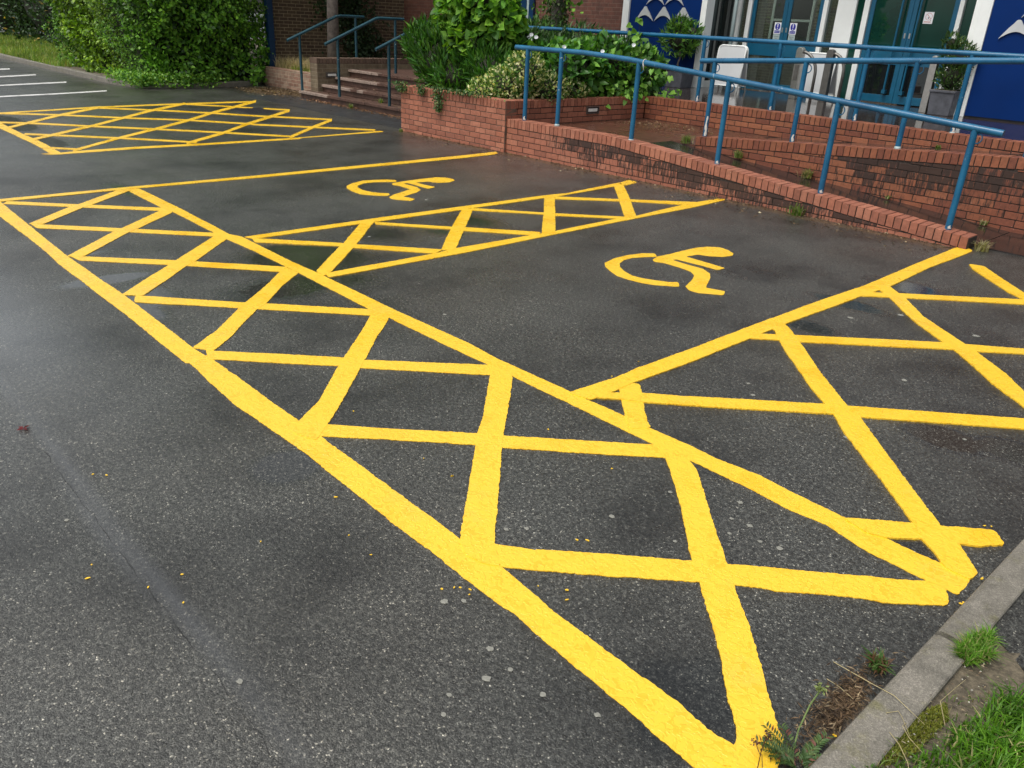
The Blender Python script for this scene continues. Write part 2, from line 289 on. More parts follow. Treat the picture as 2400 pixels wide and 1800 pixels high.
# ---------------------------------------------------------------- foliage tools
T_OVAL = (np.array([(0, 0, 0), (.42, .5, .10), (1, 0, -.04), (.42, -.5, .10), (.45, 0, 0)]), [(0, 1, 4), (1, 2, 4), (2, 3, 4), (3, 0, 4)])
T_QUAD = (np.array([(0, 0, 0), (.45, .5, .08), (1, 0, 0), (.45, -.5, .08)]), [(0, 1, 2), (0, 2, 3)])
T_HEART = (np.array([(.10, 0, 0), (-.06, .25, .05), (.18, .5, .10), (.6, .34, .05), (1, 0, -.08), (.6, -.34, .05), (.18, -.5, .10), (-.06, -.25, .05), (.45, 0, -.02)]),
           [(0, 1, 8), (1, 2, 8), (2, 3, 8), (3, 4, 8), (4, 5, 8), (5, 6, 8), (6, 7, 8), (7, 0, 8)])
def leaves(name, P, D, NN, L, W, cols, tmpl, material, parent=None):
    """P origin, D length direction, NN normal hint, L length, W width ratio, cols (n,3)"""
    n = len(P); V, F = tmpl; k = len(V)
    D = D/np.linalg.norm(D, axis=1)[:, None]; Yv = np.cross(NN, D); Yv /= (np.linalg.norm(Yv, axis=1)[:, None]+1e-9); Z = np.cross(D, Yv)
    L = np.broadcast_to(L, n)[:, None, None]
    pts = P[:, None, :]+L*(V[None, :, 0:1]*D[:, None, :]+V[None, :, 1:2]*W*Yv[:, None, :]+V[None, :, 2:3]*Z[:, None, :])
    verts = pts.reshape(-1, 3)
    Fa = np.array(F); nf = len(F); loops = (Fa[None]+np.arange(n)[:, None, None]*k).reshape(-1)
    me = bpy.data.meshes.new(name); me.vertices.add(len(verts)); me.vertices.foreach_set('co', verts.astype(np.float32).ravel())
    me.loops.add(len(loops)); me.loops.foreach_set('vertex_index', loops.astype(np.int32))
    me.polygons.add(n*nf); me.polygons.foreach_set('loop_start', np.arange(0, len(loops), 3, dtype=np.int32)); 
    me.update(calc_edges=True); me.validate()
    a = me.color_attributes.new('Col', 'FLOAT_COLOR', 'POINT'); c4 = np.ones((n, 4), np.float32); c4[:, :3] = cols
    a.data.foreach_set('color', np.repeat(c4, k, axis=0).ravel()); me.materials.append(material)
    o = bpy.data.objects.new(name, me); COL.objects.link(o); o.parent = parent; return o
def unit(v): return v/(np.linalg.norm(v, axis=1)[:, None]+1e-9)
def palette(n, stops, wts, P=None, patch=1.2, var=.25):
    idx = rng.choice(len(stops), n, p=np.array(wts)/sum(wts)); c = np.array(stops)[idx]*(1+rng.uniform(-var, var, (n, 1)))
    if P is not None:
        f = np.sin(P[:, 0]*2.1*patch+1.3*np.sin(P[:, 2]*2.7*patch))+np.sin(P[:, 1]*2.5*patch+P[:, 2]*3.1*patch)
        c = c*(1+.14*f[:, None])
    return c
def wob(P, a=.12, s=1.0):
    return a*(np.sin(P[:, 0]*2.3*s+P[:, 2]*1.7*s)+np.sin(P[:, 1]*3.1*s-P[:, 2]*2.3*s+1)+.6*np.sin(P[:, 0]*6.1*s+P[:, 1]*5.3*s+P[:, 2]*6.7*s))/2
def blob_pts(blobs, n, lo=.72, hi=1.04, zmin=-9):
    vol = np.array([b[3]*b[4]+b[4]*b[5]+b[3]*b[5] for b in blobs]); out = []; outn = []
    for b, k in zip(blobs, (vol/vol.sum()*n*1.5).astype(int)):
        c = np.array(b[:3]); r = np.array(b[3:6]); d = unit(rng.normal(size=(k, 3))); rr = lo+(hi-lo)*rng.random((k, 1))**.6
        rr = rr*(1+wob(c+d*r, .10, 2.0)[:, None]); p = c+d*r*rr; nn = unit(d/r); keep = p[:, 2] > zmin
        for b2 in blobs:
            if b2 is b: continue
            q = (p-np.array(b2[:3]))/np.array(b2[3:6]); keep &= (q**2).sum(1) > (lo*.95)**2
        out.append(p[keep]); outn.append(nn[keep])
    P = np.concatenate(out); NN = np.concatenate(outn); i = rng.permutation(len(P))[:n]; return P[i], NN[i]
def core(blobs, s, name, material, parent, zmin=None):  # solid dark blobs standing in for the shade between the leaves
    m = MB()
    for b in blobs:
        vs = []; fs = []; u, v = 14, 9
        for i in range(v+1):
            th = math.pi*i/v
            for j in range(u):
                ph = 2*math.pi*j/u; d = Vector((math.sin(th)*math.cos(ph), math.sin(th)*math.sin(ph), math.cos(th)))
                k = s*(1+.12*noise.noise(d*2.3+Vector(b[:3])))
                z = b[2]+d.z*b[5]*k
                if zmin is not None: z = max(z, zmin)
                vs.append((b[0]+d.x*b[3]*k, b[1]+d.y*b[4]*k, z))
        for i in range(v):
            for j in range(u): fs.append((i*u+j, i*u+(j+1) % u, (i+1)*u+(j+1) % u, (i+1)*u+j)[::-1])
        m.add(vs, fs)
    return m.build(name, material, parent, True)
def bush(name, label, cat, blobs, n, L, W, tmpl, stops, wts, material, up=.5, outw=.7, base=None, zmin=-9, group=None, corename='shade_core', cs=.66, Lv=.35):
    b0 = base or (blobs[0][0], blobs[0][1], max(zmin, 0)); t = thing(name, label, cat, b0, group)
    P, NN = blob_pts(blobs, n, zmin=zmin)
    D = unit(NN*outw+np.array([0, 0, up])+rng.normal(size=P.shape)*.55); H = unit(NN+np.array([0, 0, .6])+rng.normal(size=P.shape)*.45)
    Ls = L*(1+rng.uniform(-Lv, Lv, len(P)))
    o = leaves('foliage', P, D, H, Ls, W, palette(len(P), stops, wts, P), tmpl, material, t); rel(o, b0)
    c = core(blobs, cs, corename, MA['twig_shade'], t, zmin if zmin > -5 else None); rel(c, b0); return t
def blades(name, P, h, wdt, cols, material, parent=None, lean=.5, droop=.5):
    n = len(P); a = rng.uniform(0, 2*math.pi, n); d = np.stack([np.cos(a), np.sin(a), 0*a], 1); s = np.stack([-np.sin(a), np.cos(a), 0*a], 1)
    h = np.broadcast_to(h, n)[:, None]; ln = lean*rng.random((n, 1)); up = np.array([0, 0, 1.0]); wv = s*wdt/2
    p1 = P+h*.5*(up+d*ln*.6); p2 = P+h*(up*(1-droop*ln)+d*ln*1.3)
    V = np.stack([P-wv, P+wv, p1-wv*.8, p1+wv*.8, p2], 1).reshape(-1, 3)
    F = np.array([(0, 1, 3), (0, 3, 2), (2, 3, 4)]); loops = (F[None]+np.arange(n)[:, None, None]*5).reshape(-1)
    me = bpy.data.meshes.new(name); me.vertices.add(len(V)); me.vertices.foreach_set('co', V.astype(np.float32).ravel())
    me.loops.add(len(loops)); me.loops.foreach_set('vertex_index', loops.astype(np.int32)); me.polygons.add(n*3)
    me.polygons.foreach_set('loop_start', np.arange(0, len(loops), 3, dtype=np.int32)); me.update(calc_edges=True)
    at = me.color_attributes.new('Col', 'FLOAT_COLOR', 'POINT'); c4 = np.ones((n, 4), np.float32); c4[:, :3] = cols
    at.data.foreach_set('color', np.repeat(c4, 5, axis=0).ravel()); me.materials.append(material)
    o = bpy.data.objects.new(name, me); COL.objects.link(o); o.parent = parent; return o
def in_poly(P, poly):
    x, y = P[:, 0], P[:, 1]; r = np.zeros(len(P), bool); n = len(poly)
    for i in range(n):
        x1, y1 = poly[i]; x2, y2 = poly[(i+1) % n]
        r ^= ((y1 > y) != (y2 > y)) & (x < (x2-x1)*(y-y1)/(y2-y1+1e-12)+x1)
    return r

# marking outlines, damp hollows and small litter positions on the ground, in metres
NEAR=[["outer_border",[[-8.343,1.454],[-8.289,1.577],[-8.138,1.569],[-6.187,1.516],[-5.126,1.529],[-4.033,1.511],[-3.791,1.528],[-2.932,1.526],[-2.755,1.527],[-1.796,1.521],[-1.576,1.527],[-1.307,1.506],[-0.975,1.501],[-0.846,1.503],[-0.703,1.487],[-0.636,1.497],[-0.552,1.474],[-0.576,1.35],[-0.67,1.359],[-0.793,1.363],[-0.867,1.372],[-0.961,1.376],[-1.169,1.384],[-1.383,1.398],[-1.484,1.391],[-1.633,1.393],[-1.818,1.394],[-2.01,1.393],[-2.245,1.396],[-2.629,1.406],[-3.282,1.38],[-3.839,1.411],[-3.855,1.396],[-4.721,1.414],[-6.027,1.411],[-6.371,1.431],[-7.673,1.436],[-8.279,1.44]]],["bay_line",[[-8.378,1.453],[-8.364,1.594],[-8.39,2.739],[-8.381,4.062],[-8.47,7.077],[-8.517,7.714],[-8.399,7.641],[-8.35,7.533],[-8.301,6.937],[-8.258,4.001],[-8.288,2.791],[-8.259,1.57],[-8.308,1.447]]],["inner_border",[[-8.334,2.708],[-8.296,2.777],[-7.327,2.767],[-6.179,2.722],[-6.049,2.768],[-5.307,2.746],[-4.892,2.754],[-3.948,2.743],[-3.201,2.752],[-2.95,2.731],[-2.403,2.74],[-2.266,2.743],[-2.064,2.748],[-1.903,2.745],[-1.726,2.755],[-1.522,2.752],[-1.348,2.776],[-1.198,2.762],[-0.977,2.754],[-0.804,2.744],[-0.679,2.744],[-0.611,2.749],[-0.543,2.763],[-0.498,2.73],[-0.495,2.608],[-0.538,2.611],[-0.587,2.604],[-0.749,2.608],[-0.8,2.607],[-0.988,2.651],[-1.125,2.631],[-1.342,2.648],[-1.59,2.645],[-1.795,2.633],[-2.315,2.637],[-2.711,2.637],[-2.901,2.637],[-3.057,2.63],[-3.808,2.628],[-4.008,2.62],[-4.661,2.637],[-4.93,2.648],[-5.156,2.646],[-5.577,2.653],[-6.037,2.636],[-7.146,2.657],[-7.347,2.639],[-8.14,2.65],[-8.262,2.661]]],["hatch_line",[[-8.261,1.625],[-7.824,2.107],[-7.332,2.664],[-7.227,2.603],[-7.745,2.026],[-8.167,1.567]]],["hatch_line",[[-7.295,1.563],[-6.808,2.077],[-6.25,2.667],[-6.153,2.604],[-6.722,2.012],[-7.123,1.568]]],["hatch_line",[[-6.179,1.529],[-5.687,2.075],[-5.266,2.495],[-5.104,2.654],[-5.006,2.565],[-5.147,2.435],[-5.597,1.998],[-6.022,1.551]]],["hatch_line",[[-5.06,1.583],[-4.551,2.065],[-4.464,2.162],[-4.008,2.62],[-3.962,2.666],[-3.875,2.606],[-3.899,2.572],[-4.39,2.078],[-4.478,1.991],[-4.937,1.532]]],["hatch_line",[[-3.97,1.557],[-3.918,1.586],[-3.442,2.077],[-3.347,2.151],[-2.881,2.659],[-2.781,2.57],[-3.266,2.074],[-3.37,1.985],[-3.841,1.501]]],["hatch_line",[[-2.904,1.525],[-2.35,2.083],[-2.265,2.158],[-1.783,2.643],[-1.734,2.686],[-1.675,2.591],[-1.972,2.29],[-2.184,2.085],[-2.276,2.011],[-2.755,1.527],[-2.796,1.487]]],["hatch_line",[[-1.707,1.58],[-1.576,1.68],[-1.384,1.87],[-1.178,2.066],[-0.991,2.24],[-0.893,2.323],[-0.778,2.43],[-0.68,2.513],[-0.573,2.621],[-0.545,2.629],[-0.495,2.529],[-0.573,2.443],[-0.637,2.378],[-0.684,2.345],[-0.816,2.232],[-0.905,2.14],[-0.928,2.133],[-1.101,1.982],[-1.306,1.778],[-1.456,1.636],[-1.578,1.522]]],["hatch_line",[[-7.296,1.546],[-7.769,1.995],[-7.853,2.106],[-8.365,2.653],[-8.242,2.697],[-7.777,2.189],[-7.698,2.088],[-7.235,1.644]]],["hatch_line",[[-6.174,1.509],[-6.728,2.023],[-6.801,2.11],[-7.246,2.58],[-7.309,2.656],[-7.136,2.648],[-6.72,2.204],[-6.643,2.109],[-6.117,1.607]]],["hatch_line",[[-5.118,1.519],[-5.588,1.994],[-5.66,2.072],[-6.16,2.578],[-6.239,2.662],[-6.051,2.648],[-5.582,2.19],[-5.493,2.086],[-5.024,1.616]]],["hatch_line",[[-4.027,1.506],[-4.197,1.717],[-4.472,1.981],[-4.547,2.063],[-4.811,2.35],[-5.004,2.538],[-5.108,2.638],[-4.932,2.645],[-4.744,2.424],[-4.464,2.162],[-4.398,2.067],[-4.243,1.914],[-4.065,1.745],[-3.922,1.574]]],["hatch_line",[[-2.851,1.451],[-2.925,1.522],[-3.047,1.687],[-3.342,1.978],[-3.438,2.075],[-3.735,2.39],[-3.909,2.558],[-4.007,2.64],[-3.81,2.633],[-3.697,2.509],[-3.57,2.366],[-3.359,2.163],[-3.272,2.073],[-2.985,1.783],[-2.844,1.627],[-2.729,1.493]]],["hatch_line",[[-1.579,1.523],[-1.638,1.485],[-1.697,1.473],[-1.767,1.5],[-1.802,1.529],[-1.891,1.62],[-2.128,1.859],[-2.352,2.084],[-2.442,2.19],[-2.665,2.417],[-2.816,2.571],[-2.882,2.636],[-2.755,2.653],[-2.713,2.635],[-2.585,2.5],[-2.467,2.376],[-2.274,2.167],[-2.184,2.078],[-1.929,1.828],[-1.852,1.751],[-1.751,1.652],[-1.693,1.598]]],["hatch_line",[[-1.781,2.639],[-1.689,2.577],[-1.596,2.493],[-1.399,2.296],[-1.207,2.087],[-1.09,1.976],[-0.977,1.864],[-0.858,1.745],[-0.739,1.612],[-0.68,1.556],[-0.646,1.505],[-0.659,1.404],[-0.521,1.475],[-0.542,1.54],[-0.567,1.608],[-0.598,1.631],[-0.649,1.687],[-0.715,1.757],[-0.783,1.834],[-0.864,1.923],[-0.989,2.037],[-1.1,2.147],[-1.28,2.328],[-1.414,2.471],[-1.541,2.6],[-1.73,2.707]]],["hatch_line",[[-2.312,2.999],[-2.183,2.874],[-2.057,2.748],[-1.964,2.666],[-1.899,2.745],[-2.019,2.858],[-2.154,3.0],[-2.248,3.096],[-2.311,3.044]]]]
MID=[["border_line",[[-6.029,2.771],[-6.027,3.905],[-6.03,4.03],[-6.009,5.118],[-6.008,5.145],[-5.986,6.169],[-5.951,6.456],[-6.089,7.559],[-6.133,7.709],[-6.023,7.728],[-5.968,7.67],[-5.922,7.422],[-5.948,7.266],[-5.876,6.216],[-5.891,6.048],[-5.899,5.097],[-5.896,4.904],[-5.914,3.963],[-5.919,3.774],[-5.927,2.879],[-5.922,2.817]]],["border_line",[[-4.809,2.779],[-4.816,2.858],[-4.803,3.735],[-4.835,3.97],[-4.809,5.14],[-4.841,6.065],[-4.817,6.247],[-4.896,7.218],[-4.879,7.745],[-4.824,7.804],[-4.792,7.714],[-4.755,7.206],[-4.743,6.156],[-4.723,4.986],[-4.695,4.011],[-4.716,2.759]]],["hatch_line",[[-5.96,2.806],[-5.452,3.32],[-5.353,3.396],[-4.865,3.876],[-4.798,3.754],[-5.29,3.313],[-5.381,3.255],[-5.832,2.772]]],["hatch_line",[[-5.913,3.939],[-5.407,4.416],[-5.328,4.509],[-4.847,4.96],[-4.779,4.85],[-5.235,4.421],[-5.351,4.351],[-5.83,3.901]]],["hatch_line",[[-5.905,5.058],[-5.401,5.534],[-5.312,5.611],[-4.837,6.113],[-4.801,6.018],[-5.242,5.54],[-5.351,5.472],[-5.842,4.983]]],["hatch_line",[[-5.886,6.2],[-5.436,6.719],[-5.365,6.807],[-4.89,7.367],[-4.831,7.159],[-5.295,6.736],[-5.364,6.634],[-5.796,6.108]]],["hatch_line",[[-4.895,2.761],[-5.348,3.224],[-5.458,3.345],[-5.903,3.776],[-6.009,3.893],[-5.956,3.98],[-5.846,3.869],[-5.361,3.396],[-5.249,3.282],[-4.833,2.854],[-4.766,2.744]]],["hatch_line",[[-4.858,3.857],[-5.086,4.082],[-5.479,4.484],[-5.922,4.952],[-5.866,5.047],[-5.324,4.49],[-4.798,3.949]]],["hatch_line",[[-4.814,4.933],[-5.353,5.498],[-5.943,6.1],[-5.914,6.223],[-5.294,5.597],[-4.766,5.056]]],["hatch_line",[[-5.973,7.264],[-5.405,6.683],[-4.84,6.095],[-4.81,6.23],[-5.407,6.859],[-5.977,7.431]]]]
RIGHT=[["border_line",[[-2.396,2.715],[-2.374,3.063],[-2.386,3.25],[-2.377,3.65],[-2.379,4.477],[-2.372,5.319],[-2.349,5.87],[-2.378,6.861],[-2.393,7.774],[-2.381,7.89],[-2.323,7.912],[-2.253,7.826],[-2.248,7.484],[-2.259,6.877],[-2.221,6.057],[-2.241,5.613],[-2.266,4.586],[-2.26,4.16],[-2.26,3.489],[-2.272,3.1],[-2.269,2.939],[-2.267,2.796],[-2.271,2.748]]],["hatch_line",[[-2.284,5.706],[-2.104,5.917],[-1.469,6.582],[-1.244,6.819],[-1.21,6.688],[-1.431,6.455],[-2.112,5.755],[-2.247,5.604]]],["hatch_line",[[-2.312,4.243],[-2.139,4.436],[-1.488,5.12],[-1.384,5.21],[-1.129,5.431],[-0.932,5.595],[-0.908,5.504],[-1.1,5.333],[-1.301,5.125],[-1.397,5.045],[-2.042,4.373],[-2.139,4.291],[-2.263,4.165]]],["hatch_line",[[-2.332,2.799],[-2.164,3.022],[-2.016,3.154],[-1.526,3.649],[-1.431,3.736],[-0.801,4.323],[-0.644,4.467],[-0.609,4.332],[-0.763,4.193],[-1.332,3.662],[-1.428,3.585],[-1.953,3.068],[-2.09,2.938],[-2.182,2.871],[-2.298,2.762]]],["hatch_line",[[-0.966,2.743],[-0.775,2.922],[-0.692,2.991],[-0.55,3.127],[-0.495,3.058],[-0.495,3.043],[-0.558,2.955],[-0.605,2.92],[-0.702,2.842],[-0.799,2.745],[-0.856,2.718]]],["hatch_line",[[-2.3,5.942],[-2.112,5.768],[-1.768,5.368],[-1.488,5.12],[-1.397,5.045],[-1.069,4.68],[-0.845,4.472],[-0.623,4.258],[-0.674,4.454],[-0.914,4.705],[-1.057,4.888],[-1.301,5.125],[-1.39,5.202],[-1.769,5.521],[-2.032,5.853],[-2.245,6.056]]],["hatch_line",[[-2.288,4.436],[-2.255,4.435],[-2.141,4.302],[-2.002,4.14],[-1.628,3.762],[-1.428,3.585],[-1.313,3.447],[-1.003,3.15],[-0.779,2.925],[-0.704,2.84],[-0.637,2.788],[-0.582,2.729],[-0.495,2.726],[-0.495,2.783],[-0.504,2.797],[-0.604,2.917],[-0.698,2.992],[-1.023,3.331],[-1.33,3.658],[-1.44,3.739],[-1.714,4.01],[-2.088,4.419],[-2.21,4.544],[-2.269,4.591]]],["hatch_line",[[-2.102,7.293],[-1.998,7.334],[-1.522,6.763],[-1.08,6.177],[-1.034,5.997],[-1.466,6.573],[-1.621,6.698],[-1.864,6.968],[-2.021,7.155]]]]
FARZ=[["border_line",[[-14.69,2.011],[-14.879,2.725],[-14.945,3.101],[-15.381,4.624],[-15.531,6.15],[-15.586,7.67],[-15.352,7.553],[-15.313,6.06],[-15.18,4.56],[-14.767,3.061],[-14.706,2.69],[-14.527,1.985]]],["border_line",[[-10.752,2.558],[-10.737,2.756],[-10.793,2.951],[-10.847,3.665],[-10.8,4.519],[-10.795,5.935],[-10.968,7.431],[-10.922,7.475],[-10.839,7.429],[-10.739,5.962],[-10.652,5.855],[-10.646,4.452],[-10.68,3.604],[-10.623,2.738],[-10.646,2.643]]],["border_line",[[-14.765,2.04],[-14.512,2.479],[-13.763,2.831],[-13.138,2.811],[-12.207,2.8],[-11.804,2.814],[-11.192,2.794],[-10.73,2.769],[-10.643,2.65],[-11.541,2.691],[-13.113,2.682],[-14.315,2.357],[-14.603,2.014]]],["hatch_line",[[-14.95,3.103],[-14.49,3.82],[-13.824,4.571],[-13.264,5.33],[-12.523,6.018],[-12.386,6.077],[-11.143,7.484],[-10.997,7.385],[-12.226,5.997],[-12.361,5.938],[-13.092,5.258],[-13.647,4.509],[-14.305,3.768],[-14.762,3.06]]],["hatch_line",[[-15.321,4.605],[-14.698,5.389],[-14.064,6.062],[-13.43,6.603],[-12.574,7.53],[-12.409,7.43],[-13.255,6.514],[-13.879,5.98],[-14.506,5.316],[-15.122,4.542]]],["hatch_line",[[-13.912,2.762],[-13.602,3.208],[-12.983,3.862],[-12.411,4.515],[-11.741,5.212],[-11.006,5.918],[-10.87,5.843],[-11.596,5.146],[-12.259,4.457],[-12.824,3.811],[-13.436,3.165],[-13.744,2.725]]],["hatch_line",[[-12.536,2.835],[-11.703,3.797],[-10.97,4.519],[-10.842,4.463],[-11.567,3.749],[-12.391,2.799]]],["hatch_line",[[-11.219,2.786],[-10.963,3.063],[-10.839,3.025],[-11.093,2.752]]],["hatch_line",[[-15.51,6.141],[-14.993,6.706],[-14.528,7.091],[-14.362,7.008],[-14.822,6.627],[-15.333,6.069]]],["hatch_line",[[-14.4,7.234],[-14.064,7.583],[-13.891,7.488],[-14.223,7.143]]],["hatch_line",[[-13.204,2.768],[-14.458,3.792],[-15.442,4.731],[-15.115,4.626],[-14.179,3.713],[-12.977,2.715]]],["hatch_line",[[-11.996,2.778],[-13.106,3.882],[-14.726,5.331],[-15.649,6.299],[-15.278,6.145],[-14.404,5.21],[-12.859,3.804],[-11.796,2.726]]],["hatch_line",[[-10.926,2.96],[-11.755,3.779],[-12.458,4.533],[-13.207,5.306],[-14.121,6.135],[-15.719,7.751],[-15.308,7.545],[-13.798,5.991],[-12.928,5.189],[-12.214,4.44],[-11.542,3.707],[-10.746,2.907]]],["hatch_line",[[-10.968,4.371],[-11.724,5.225],[-12.552,6.009],[-13.409,6.902],[-14.091,7.598],[-13.712,7.39],[-13.069,6.724],[-12.258,5.865],[-11.471,5.108],[-10.751,4.281]]],["hatch_line",[[-10.975,5.889],[-11.891,6.82],[-12.594,7.576],[-12.261,7.373],[-11.596,6.648],[-10.727,5.753]]]]
WB=[[[-3.831,5.265],[-3.893,5.184],[-3.927,5.02],[-3.917,4.842],[-3.877,4.696],[-3.813,4.625],[-3.723,4.568],[-3.595,4.51],[-3.477,4.507],[-3.366,4.525],[-3.279,4.568],[-3.206,4.63],[-3.155,4.682],[-3.227,4.769],[-3.267,4.711],[-3.351,4.662],[-3.441,4.618],[-3.532,4.605],[-3.647,4.65],[-3.735,4.711],[-3.798,4.782],[-3.843,4.885],[-3.844,5.003],[-3.804,5.107],[-3.753,5.199]],[[-3.719,5.094],[-3.758,5.206],[-3.748,5.354],[-3.75,5.541],[-3.747,5.728],[-3.713,5.837],[-3.633,5.92],[-3.536,5.895],[-3.456,5.841],[-3.419,5.77],[-3.443,5.673],[-3.519,5.593],[-3.608,5.554],[-3.626,5.408],[-3.43,5.406],[-3.236,5.393],[-3.243,5.297],[-3.391,5.294],[-3.535,5.282],[-3.62,5.272],[-3.621,5.223],[-3.464,5.218],[-3.328,5.222],[-3.222,5.157],[-3.156,5.069],[-3.028,4.823],[-2.898,4.874],[-2.85,4.784],[-2.981,4.674],[-3.065,4.67],[-3.133,4.725],[-3.205,4.907],[-3.259,5.009],[-3.338,5.078],[-3.454,5.099],[-3.61,5.1],[-3.67,5.057]]]
WS=[[[-7.451,5.264],[-7.527,5.19],[-7.567,5.075],[-7.597,4.926],[-7.522,4.74],[-7.424,4.608],[-7.325,4.548],[-7.155,4.506],[-7.003,4.498],[-6.911,4.552],[-6.841,4.622],[-6.789,4.691],[-6.833,4.744],[-6.895,4.778],[-6.947,4.708],[-7.041,4.653],[-7.178,4.637],[-7.321,4.675],[-7.391,4.73],[-7.462,4.851],[-7.463,4.977],[-7.418,5.086],[-7.363,5.202]],[[-7.304,5.103],[-7.332,5.154],[-7.361,5.364],[-7.375,5.614],[-7.38,5.772],[-7.306,5.855],[-7.197,5.877],[-7.121,5.839],[-7.061,5.721],[-7.088,5.605],[-7.153,5.55],[-7.212,5.535],[-7.23,5.37],[-7.069,5.381],[-6.919,5.405],[-6.885,5.284],[-6.954,5.279],[-7.249,5.282],[-7.244,5.213],[-7.017,5.226],[-6.878,5.176],[-6.785,5.053],[-6.685,4.81],[-6.532,4.845],[-6.476,4.757],[-6.587,4.667],[-6.661,4.641],[-6.726,4.664],[-6.806,4.769],[-6.957,5.094],[-7.165,5.106],[-7.25,5.075]]]
WHITE=[[[-16.873,1.821],[-17.46,3.678],[-17.769,4.655],[-18.204,5.755],[-17.977,5.679],[-17.56,4.597],[-17.265,3.633],[-16.705,1.799]],[[-18.902,2.086],[-19.692,4.189],[-20.289,5.6],[-20.017,5.521],[-19.447,4.133],[-18.693,2.059]],[[-20.886,2.345],[-21.83,4.679],[-22.354,5.54],[-22.033,5.456],[-21.531,4.61],[-20.632,2.312]],[[-23.014,2.623],[-24.063,5.19],[-24.197,5.428],[-23.829,5.341],[-23.701,5.107],[-22.708,2.583]]]
DRAIN=[[-14.411,6.627],[-14.433,7.012],[-14.244,7.181],[-13.565,7.087],[-13.582,6.515]]
PUD=[[-5.009,1.657,0.3,0.16,1],[-4.74,1.523,0.28,0.12,0.9],[-5.484,1.565,0.12,0.35,1],[-8.302,2.621,0.5,0.15,0.8],[-6.177,1.648,0.1,0.3,0.7],[-5.227,2.89,0.5,0.5,1],[-4.695,2.439,0.28,0.5,0.9],[-4.606,2.857,0.4,0.3,0.7],[-5.528,3.785,0.45,0.4,0.7],[-5.378,4.249,0.3,0.3,0.6],[-5.445,4.744,0.4,0.3,0.65],[-5.946,5.516,0.35,0.3,0.5],[-4.028,2.741,0.3,0.3,0.6],[-3.518,2.492,0.25,0.25,0.45],[-3.444,2.957,0.8,0.35,0.35],[-2.677,3.365,0.4,0.2,0.4],[-4.017,3.636,1.0,0.4,0.35],[-2.173,4.69,0.22,0.12,1],[-2.216,5.37,0.3,0.12,1],[-2.147,6.154,0.3,0.2,1],[-0.979,3.791,0.2,0.14,1],[-0.705,3.912,0.2,0.15,1],[-2.196,2.799,0.09,0.05,1],[-0.788,1.544,0.13,0.24,0.95],[-0.907,1.547,0.1,0.12,0.7],[-0.699,2.752,0.12,0.1,1],[-1.491,2.674,0.1,0.1,0.8],[-2.615,1.292,0.12,0.13,1.25],[-3.161,5.277,0.4,0.15,0.5],[-2.966,5.567,0.4,0.12,0.5],[-13.37,2.942,0.9,0.35,1],[-11.695,2.866,0.8,0.25,1],[-13.989,2.948,0.8,0.3,0.9],[-12.22,3.339,0.4,0.3,0.6],[-4.019,5.197,0.3,0.2,0.4],[-1.032,2.552,0.1,0.1,0.5],[-4.086,1.194,0.05,0.05,0.3],[-1.675,1.696,0.12,0.12,0.4],[-2.558,1.493,0.1,0.1,0.35],[-2.465,1.982,0.1,0.1,0.4]]
GRASSPOLY=[[-0.387,1.615],[-0.392,1.678],[-0.327,1.726],[-0.303,1.855],[-0.327,1.957],[-0.31,2.085],[-0.277,2.229],[-0.235,2.372],[0.052,2.427],[0.156,1.881],[-0.281,1.379]]
TUFTPOLY=[[-0.391,2.264],[-0.389,2.368],[-0.344,2.433],[-0.311,2.399],[-0.306,2.316],[-0.344,2.242]]
PATHEDGE=[[-0.354,2.452],[-0.231,2.358],[-0.048,2.229]]
GUM=[[-1.542,2.054],[-1.564,1.27],[-1.527,1.318],[-1.255,1.04],[-1.228,1.067],[-1.089,1.237],[-1.73,1.687],[-1.506,2.37],[-1.285,2.526],[-1.292,2.111],[-1.686,1.749],[-1.341,2.113],[-1.315,1.241],[-1.215,1.232],[-1.233,1.157],[-1.212,0.987],[-1.242,2.401],[-1.173,2.414],[-1.193,2.31],[-1.901,3.575],[-1.805,3.466],[-1.281,3.408],[-0.938,2.869],[-1.394,4.322],[-1.408,5.44],[-2.071,5.087],[-1.888,5.438],[-0.912,3.846],[-1.284,2.525],[-1.194,2.311],[-1.174,2.414],[-1.241,2.404],[-1.092,2.354],[-1.022,2.373],[-2.751,0.515],[-1.662,0.634],[-0.945,1.299],[-5.517,3.621],[-6.442,4.919],[-5.842,3.662],[-5.405,3.455],[-3.286,3.158],[-3.667,2.944],[-8.226,7.345]]
CHIPS=[[-1.616,1.3],[-1.596,1.336],[-1.583,1.35],[-1.555,1.369],[-1.538,1.351],[-1.521,1.84],[-1.496,1.867],[-1.353,1.61],[-1.32,1.575],[-1.428,1.552],[-2.053,1.229],[-2.211,0.976],[-1.909,1.226],[-2.294,1.324],[-2.323,1.763],[-2.139,1.767],[-2.87,1.772],[-2.205,0.7],[-0.474,2.772],[-0.472,2.569],[-0.467,2.58],[-0.443,2.569],[-0.587,3.134],[-0.568,3.15],[-0.488,1.728],[-2.402,3.059],[-2.444,3.334],[-2.185,2.363],[-2.139,1.768],[-1.772,2.324],[-3.013,0.685],[-2.975,0.722],[-2.436,0.498],[-2.209,0.594],[-2.07,0.648],[-2.372,0.465],[-4.015,5.082],[-2.934,1.443]]
REDLEAF=[-3.566,0.583]

